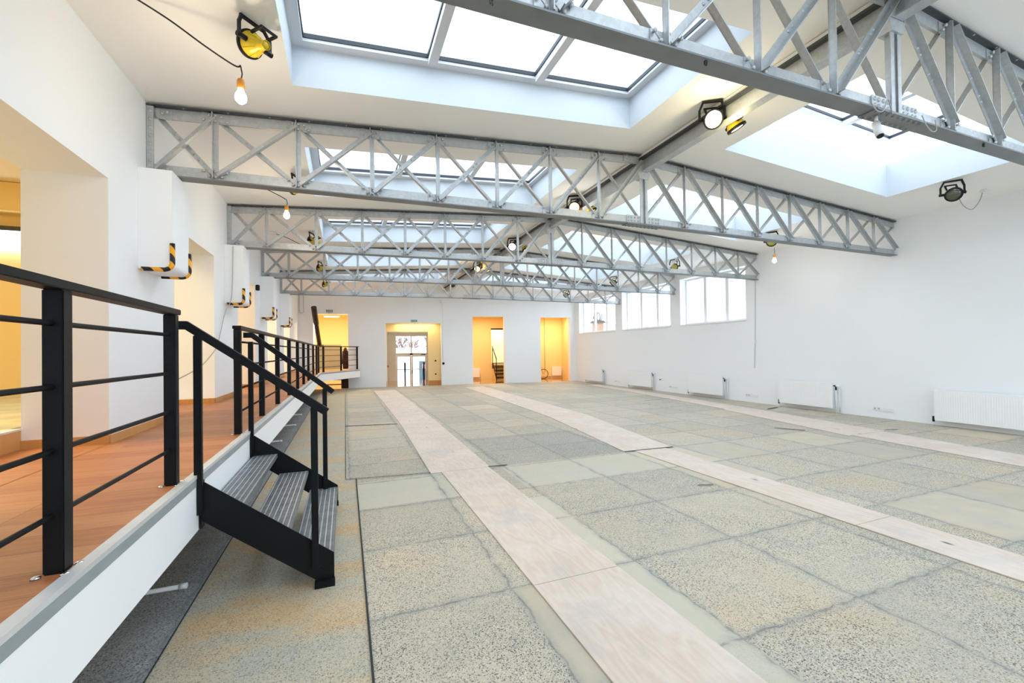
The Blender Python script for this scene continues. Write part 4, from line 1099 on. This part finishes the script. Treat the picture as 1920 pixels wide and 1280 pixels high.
def small_rad(label, s0, s1, d, z0=.12, z1=.6):
    root = bthing('radiator', label, 'radiator', s0, d, 0); w = s1 - s0
    mb = MB(); mb.bbox(0, -.10, z0, w, -.03, z1, .006); mb.build('panel', M['white'], root)
    mb = MB(); mb.cyl((w + .05, -.06, 0), (w + .05, -.06, z1 - .05), .012, n=8); mb.cyl((w, -.06, z1 - .05), (w + .05, -.06, z1 - .05), .012, n=8); mb.build('pipe', M['whitep'], root)
    mb = MB(); mb.box(.1, -.03, z0 + .05, .14, -.001, z1 - .05); mb.box(w - .14, -.03, z0 + .05, w - .1, -.001, z1 - .05); mb.build('wall_bracket', M['white'], root)
small_rad('white radiator low on the wall inside the doorway with the black steps', 7.1, 8.0, 3.1)
small_rad('white radiator inside the rightmost doorway', 11.82, 12.34, 2.6)
mb = MB(); mb.cyl((0, -.015, 0), (0, -.015, 2.9), .012, n=8); tag(mb.build('conduit', M['cable_grey'], loc=B(11.45, 2.6, .3), rotz=BA), 'vertical conduit on the wall inside the rightmost doorway', 'conduit')
mb = MB(); mb.cyl((0, -.02, 0), (.85, -.02, 0), .02, n=8); tag(mb.build('floor_pipe', M['pipe_copper'], loc=B(10.9, 2.55, .05), rotz=BA), 'pipe along the floor at the back of the rightmost doorway', 'pipe')
# bicycle half hidden in the rightmost doorway
root = bthing('bicycle', 'bicycle half hidden behind the left jamb of the rightmost doorway', 'bicycle', 10.72, 1.9, 0)
def torus(mb, c, R, r, n=28):
    pts = [V(c) + V((math.cos(a), 0, math.sin(a))) * R for a in [2 * math.pi * i / n for i in range(n + 1)]]
    mb.tube(pts, r, 8, False)
for x in (-.45, .42):
    mb = MB(); torus(mb, (x, 0, .26), .245, .016); w_ = mb.build('wheel', M['blackp'], root)
    mb = MB()
    for i in range(10): a = i * math.pi / 5; mb.cyl((x, 0, .26), (x + math.cos(a) * .24, 0, .26 + math.sin(a) * .24), .002, n=4)
    mb.build('spokes', M['chrome'], w_)
mb = MB(); mb.tube([(-.45, 0, .26), (-.1, 0, .24), (.33, 0, .48), (-.2, 0, .5), (-.45, 0, .26)], .014, 8); mb.tube([(-.1, 0, .24), (-.22, 0, .60)], .013, 8); mb.tube([(.42, 0, .26), (.31, 0, .55)], .013, 8); mb.build('frame', M['pipe_copper'], root)
mb = MB(); mb.tube([(.30, -.2, .60), (.34, -.16, .62), (.30, 0, .58), (.34, .16, .62), (.30, .2, .60)], .011, 8); mb.build('handlebar', M['chrome'], root)
mb = MB(); mb.prism([(-.34, -.06, .60), (-.08, -.015, .61), (-.08, .015, .61), (-.34, .06, .60)], (0, 0, .035)); mb.build('saddle', M['blackp'], root)

# stairwell behind the far left doorway
root = bthing('steps', 'dark open steps glimpsed under the walkway through the far left doorway', 'stair', .2, .6, 0)
for k in range(3):
    z = .14 + .19 * k; mb = MB(); mb.box(0, .2 * k, z - .03, 1.35, .2 * k + .24, z); mb.build('tread', M['black'], root)
mb = MB(); mb.prism([(1.35, 0, 0), (1.35, .7, .55), (1.35, .7, .0)], (.03, 0, 0)); mb.build('stringer', M['black'], root)
mb = MB(); mb.bbox(0, 0, 0, .26, .25, .62, .01); tag(mb.build('crate', M['coat'], loc=B(1.63, .02, 0), rotz=BA), 'dark brown box standing under the walkway in the far left doorway', 'box')
mb = MB(); mb.box(0, 0, 0, 2.2, .12, 1.05); struct(mb.build('wall_stairwell_parapet', M['lamp_cream'], loc=B(-.6, .36, ZP), rotz=BA))
def coat():
    root = thing('hanging_coat', 'dark brown coat hanging behind the far corner of the walkway railing', 'coat', B(1.79, .14, ZP), BA)
    mb = MB(); rings = [(0.02, .10, .09), (.15, .115, .10), (.45, .11, .10), (.70, .10, .09), (.80, .08, .07), (.87, .06, .05), (.92, .04, .035)]
    prev = None
    for z, a, b in rings:
        ring = []
        for i in range(20):
            q = 2 * math.pi * i / 20; k = 1 + .07 * math.sin(5 * q + z * 6) * (1 - z)
            ring.append(mb.bm.verts.new((math.cos(q) * a * k, math.sin(q) * b * k, z)))
        if prev:
            for i in range(20):
                f = mb.bm.faces.new([prev[i], prev[(i + 1) % 20], ring[(i + 1) % 20], ring[i]]); f.smooth = True
        prev = ring
    mb.bm.faces.new(prev); mb.build('coat_body', M['coat'], root)
    for s in (-1, 1):
        mb = MB(); mb.lathe([(0, 0), (.055, .01), (.05, .3), (.045, .55), (0, .57)], (s * .065, 0, .78), (s * .05, 0, -1), 12); mb.build('sleeve', M['coat'], root)
    mb = MB(); mb.tube([(0, 0, .9), (0, 0, .96), (.03, 0, .985), (.04, 0, .96)], .005, 6); mb.build('hook', M['steel_dk'], root)
coat()
def tube_light(label, s, d, z, L=1.2, m='tube_warm'):
    root = bthing('fluorescent_lamp', label, 'lamp', s, d, z)
    mb = MB(); mb.bbox(-L / 2, -.05, .02, L / 2, .05, .06, .004); mb.build('housing', M['whitep'], root)
    mb = MB(); mb.cyl((-L / 2 + .03, 0, .0), (L / 2 - .03, 0, .0), .018, n=12); mb.build('tube', M[m], root)
tube_light('fluorescent lamp on the ceiling inside the far left doorway', .95, 2.2, 3.17, .7)
def area(name, loc, sx, sy, power, col, rotz=0., rot=(0, 0, 0)):
    l = bpy.data.lights.new(name, 'AREA'); l.shape = 'RECTANGLE'; l.size = sx; l.size_y = sy; l.energy = power; l.color = col
    o = bpy.data.objects.new(name, l); COL.objects.link(o); o.location = loc; o.rotation_euler = (rot[0], rot[1], rotz); return o
WARM = (1., .89, .60)
area('stairwell_lamp', B(1.0, .62, 3.23), 1.2, .25, 85, WARM, BA)
area('passage_lamp', B(8.0, 1.5, 3.20), 1.2, .3, 44, WARM, BA)
area('landing_lamp', B(9.2, 3.8, 3.20), .8, .3, 40, WARM, BA)
area('store_lamp', B(11.6, 1.3, 3.15), 1.2, .3, 38, WARM, BA)
area('lobby_lamp', B(4.7, .18, 2.73), 1.6, .2, 14, (1., .72, .32), BA)
area('vestibule_lamp', B(4.4, 2.2, 2.5), .8, .2, 5, (1., .74, .42), BA)

# ------------------------------------------------------------------ side room behind the left wall
def side_room():
    x0, x1, y0, y1, z0, z1 = -7.2, XL - .53, -1., 9.2, .95, 4.2
    f = lambda n, p, m: struct(MB_face(n, p, m))
    f('floor_side_room', [(x0, y0, z0), (x1 - .08, y0, z0), (x1 - .08, y1, z0), (x0, y1, z0)], M['dkgreen_floor'])
    f('ceiling_side_room', [(x0, y0, z1), (x0, 18., z1), (x1, 18., z1), (x1, y0, z1)], M['lamp_cream2'])
    f('wall_side_room_far', [(x0, y1, 0), (x1, y1, 0), (x1, y1, z1), (x0, y1, z1)], M['lamp_cream'])
    f('wall_side_room_left', [(x0, y0, 0), (x0, 18., 0), (x0, 18., z1), (x0, y0, z1)], M['lamp_cream'])
    f('wall_side_room_near', [(x0, y0, 0), (x1, y0, 0), (x1, y0, z1), (x0, y0, z1)], M['lamp_cream'])
    mb = MB(); mb.box(x0, 8.9, 3.75, x1, 9.19, 4.19); struct(mb.build('trim_side_room_beam', M['lamp_cream']))
    mb = MB(); mb.box(XL - .62, 2.85, ZP, XL - .53, 4.43, z0 - .012); struct(mb.build('trim_1', M['skirt']))
    mb = MB(); mb.box(XL - .63, 2.85, z0 - .012, XL - .525, 4.43, z0 + .002); struct(mb.build('trim_2', M['alu']))
    f('floor_recess', [(XL - .56, 2.85, ZP + .002), (XL + .01, 2.85, ZP + .002), (XL + .01, 4.43, ZP + .002), (XL - .56, 4.43, ZP + .002)], M['wood'])
    for k, (a, b) in enumerate(LOPEN[1:]):
        f('floor_recess_%d' % k, [(XL - .53, a, ZP + .002), (XL + .01, a, ZP + .002), (XL + .01, b, ZP + .002), (XL - .53, b, ZP + .002)], M['wood'])
    f('floor_side_passage', [(x0, y1, ZP), (x1, y1, ZP), (x1, 18., ZP), (x0, 18., ZP)], M['dkgreen_floor'])
    f('wall_side_passage_end', [(x0, 18., 0), (x1, 18., 0), (x1, 18., z1), (x0, 18., z1)], M['lamp_cream'])
side_room()
root = thing('fluorescent_lamp', 'bright white fluorescent lamp on the far wall of the side room at the left edge', 'lamp', (-5.3, 9.15, 3.38))
mb = MB(); mb.bbox(-.75, -.10, .10, .75, .04, .17, .005); mb.build('housing', M['steel_dk'], root)
mb = MB(); mb.bbox(-.74, -.09, -.14, .74, .03, .10, .02); mb.build('diffuser', M['tube'], root)
area('side_room_lamp', (-4.4, 4.5, 4.1), 2.4, .4, 130, (1., .82, .48))
area('side_passage_lamp', (-4.2, 13., 4.1), 6., .4, 230, (1., .84, .58), math.pi / 2)

# ------------------------------------------------------------------ outside
g = struct(MB_face('ground', [(-60, -40, -.9), (80, -40, -.9), (80, 90, -.9), (-60, 90, -.9)], M['snow']))
def building(label, loc, rotz, w, d, h, wins):
    root = thing('building', label, 'building', loc, rotz)
    mb = MB(); mb.box(-w / 2, 0, 0, w / 2, d, h); mb.build('wall', M['facade'], root)
    for (x, z, ww, hh) in wins:
        mb = MB(); mb.box(x - ww / 2, -.06, z, x + ww / 2, .0, z + hh); fr = mb.build('window', M['frame'], root)
        mb = MB(); mb.box(x - ww / 2 + .08, -.07, z + .08, x + ww / 2 - .08, -.06, z + hh - .08); mb.build('pane', M['white'], fr)
    mb = MB(); mb.box(-w / 2 - .2, -.3, h, w / 2 + .2, d + .2, h + .15); mb.build('roof', M['snow'], root)
    return root
# yard wall with a blue-grey door seen through the entrance
root = thing('yard_wall', 'white yard wall with a blue-grey metal door behind the glass entrance', 'wall', B(4.6, 10.5, -.9), BA)
mb = MB(); mb.box(-6, 0, 0, 6, .3, 2.55); mb.build('wall', M['facade'], root)
mb = MB(); mb.box(-6.05, -.06, 2.55, 6.05, .36, 2.65); mb.build('coping', M['snow'], root)
mb = MB(); mb.box(.55, -.05, .12, 1.15, .0, 1.75); dr = mb.build('door', M['bluedoor'], root)
mb = MB(); mb.box(.76, -.056, 1.25, .99, -.05, 1.55); mb.build('notice', M['pink'], dr)
building('white rendered building across the yard behind the right windows', (27., 12., -.9), -math.pi / 2, 34, 6, 8.5, [(-8, 3.6, 1.2, 1.8), (-4.5, 3.6, 1.2, 1.8), (-1, 3.6, 1.2, 1.8), (2.5, 3.6, 1.2, 1.8), (6, 3.6, 1.2, 1.8), (9.5, 3.6, 1.2, 1.8)])
root = thing('gate_pillar', 'brick pillar with a snow-capped iron lantern outside the farthest window', 'pillar', (15., 23.4, -.9))
mb = MB(); mb.box(-.25, -.25, 0, .25, .25, 4.05); mb.build('brick_shaft', M['brick'], root)
mb = MB(); mb.box(-.36, -.36, 4.05, .36, .36, 4.14); mb.box(-.3, -.3, 4.14, .3, .3, 4.2); mb.build('cap', M['steel_dk'], root)
mb = MB(); mb.lathe([(.0, .02), (.2, .0), (.27, .2), (.24, .36), (.12, .46), (0, .5)], (0, 0, 4.2), (0, 0, 1), 16); mb.build('globe', M['snow'], root)
mb = MB()
for i in range(8):
    a = i * math.pi / 4; mb.tube([(math.cos(a) * .2, math.sin(a) * .2, 4.2), (math.cos(a) * .29, math.sin(a) * .29, 4.4), (math.cos(a) * .25, math.sin(a) * .25, 4.57), (0, 0, 4.73)], .028, 5)
mb.build('cage', M['steel_dk'], root)
def tree(label, loc, h, seed, m='bark', spread=.55, group='bare trees outside', nb=6):
    rnd = random.Random(seed); root = thing('bare_tree', label, 'tree', loc, 0, group)
    tr_, br_ = MB(), MB()
    tr_.tube([(0, 0, 0), (.04, 0, h * .25), (0, .05, h * .45)], h * .018, 8)
    def grow(p, d, L, r, dep):
        q = p + d * L
        br_.cyl(p, q, r, r * .72, 5, False)
        if dep == 0: return
        for _ in range(3 if dep > 1 else 2):
            nd = (d + V((rnd.uniform(-1, 1), rnd.uniform(-1, 1), rnd.uniform(-.25, .7))) * spread * 1.3).normalized()
            grow(q, nd, L * rnd.uniform(.6, .8), r * .70, dep - 1)
    for i in range(nb):
        d = V((rnd.uniform(-1, 1), rnd.uniform(-1, 1), rnd.uniform(.4, 1.2))).normalized()
        grow(V((0, .05, h * rnd.uniform(.25, .45))), d, h * .2, h * .013, 4)
    tr_.build('trunk', M[m], root); br_.build('branches', M[m], root)
tree('bare winter tree behind the yard wall, seen through the left pane above the glass door', B(3.5, 16., -.9), 5.4, 1)
tree('bare winter tree behind the yard wall, seen through the right pane above the glass door', B(6.3, 16.5, -.9), 5.4, 2)
tree('low reddish bare shrub tree behind the yard wall above the glass door', B(4.5, 13.4, -.9), 4.1, 3, 'redbark', .8)
tree('bare tree outside the farthest right window beside the brick pillar', (19., 27.5, -.9), 5.6, 4, 'pale_bark')
tree('bare tree outside the right window nearest the camera', (19.5, 15.5, -.9), 6.0, 5, 'pale_bark')

# ------------------------------------------------------------------ world, camera, view
w = bpy.data.worlds.new('overcast_sky'); SC.world = w; w.use_nodes = True
bg = w.node_tree.nodes['Background']; bg.inputs[0].default_value = (.80, .90, 1., 1); bg.inputs[1].default_value = 3.0

F, CY, YAW, PITCH, ROLL = 802.858, 648.411, .3714, .01, -.0139
cy, sy, cp, sp = math.cos(YAW), math.sin(YAW), math.cos(PITCH), math.sin(PITCH)
f = V((sy * cp, cy * cp, sp)); r = V((cy, -sy, 0)); u = r.cross(f)
r2 = r * math.cos(ROLL) + u * math.sin(ROLL); u2 = -r * math.sin(ROLL) + u * math.cos(ROLL)
cam = bpy.data.cameras.new('camera'); co = bpy.data.objects.new('camera', cam); COL.objects.link(co)
cam.sensor_width = 36.; cam.lens = F / 1920 * 36.; cam.shift_y = (CY - 640) / 1920; cam.clip_start = .05; cam.clip_end = 300
mw = Matrix((r2, u2, -f)).transposed().to_4x4(); mw.translation = V((0, 0, 1.5)); co.matrix_world = mw
SC.camera = co
SC.view_settings.view_transform = 'Standard'; SC.view_settings.look = 'None'
SC.view_settings.gamma = 1.; SC.view_settings.use_curve_mapping = False
SC.view_settings.exposure = .56
SC.cycles.max_bounces = 10; SC.cycles.diffuse_bounces = 9; SC.cycles.transparent_max_bounces = 12
SC.cycles.sample_clamp_indirect = 6.
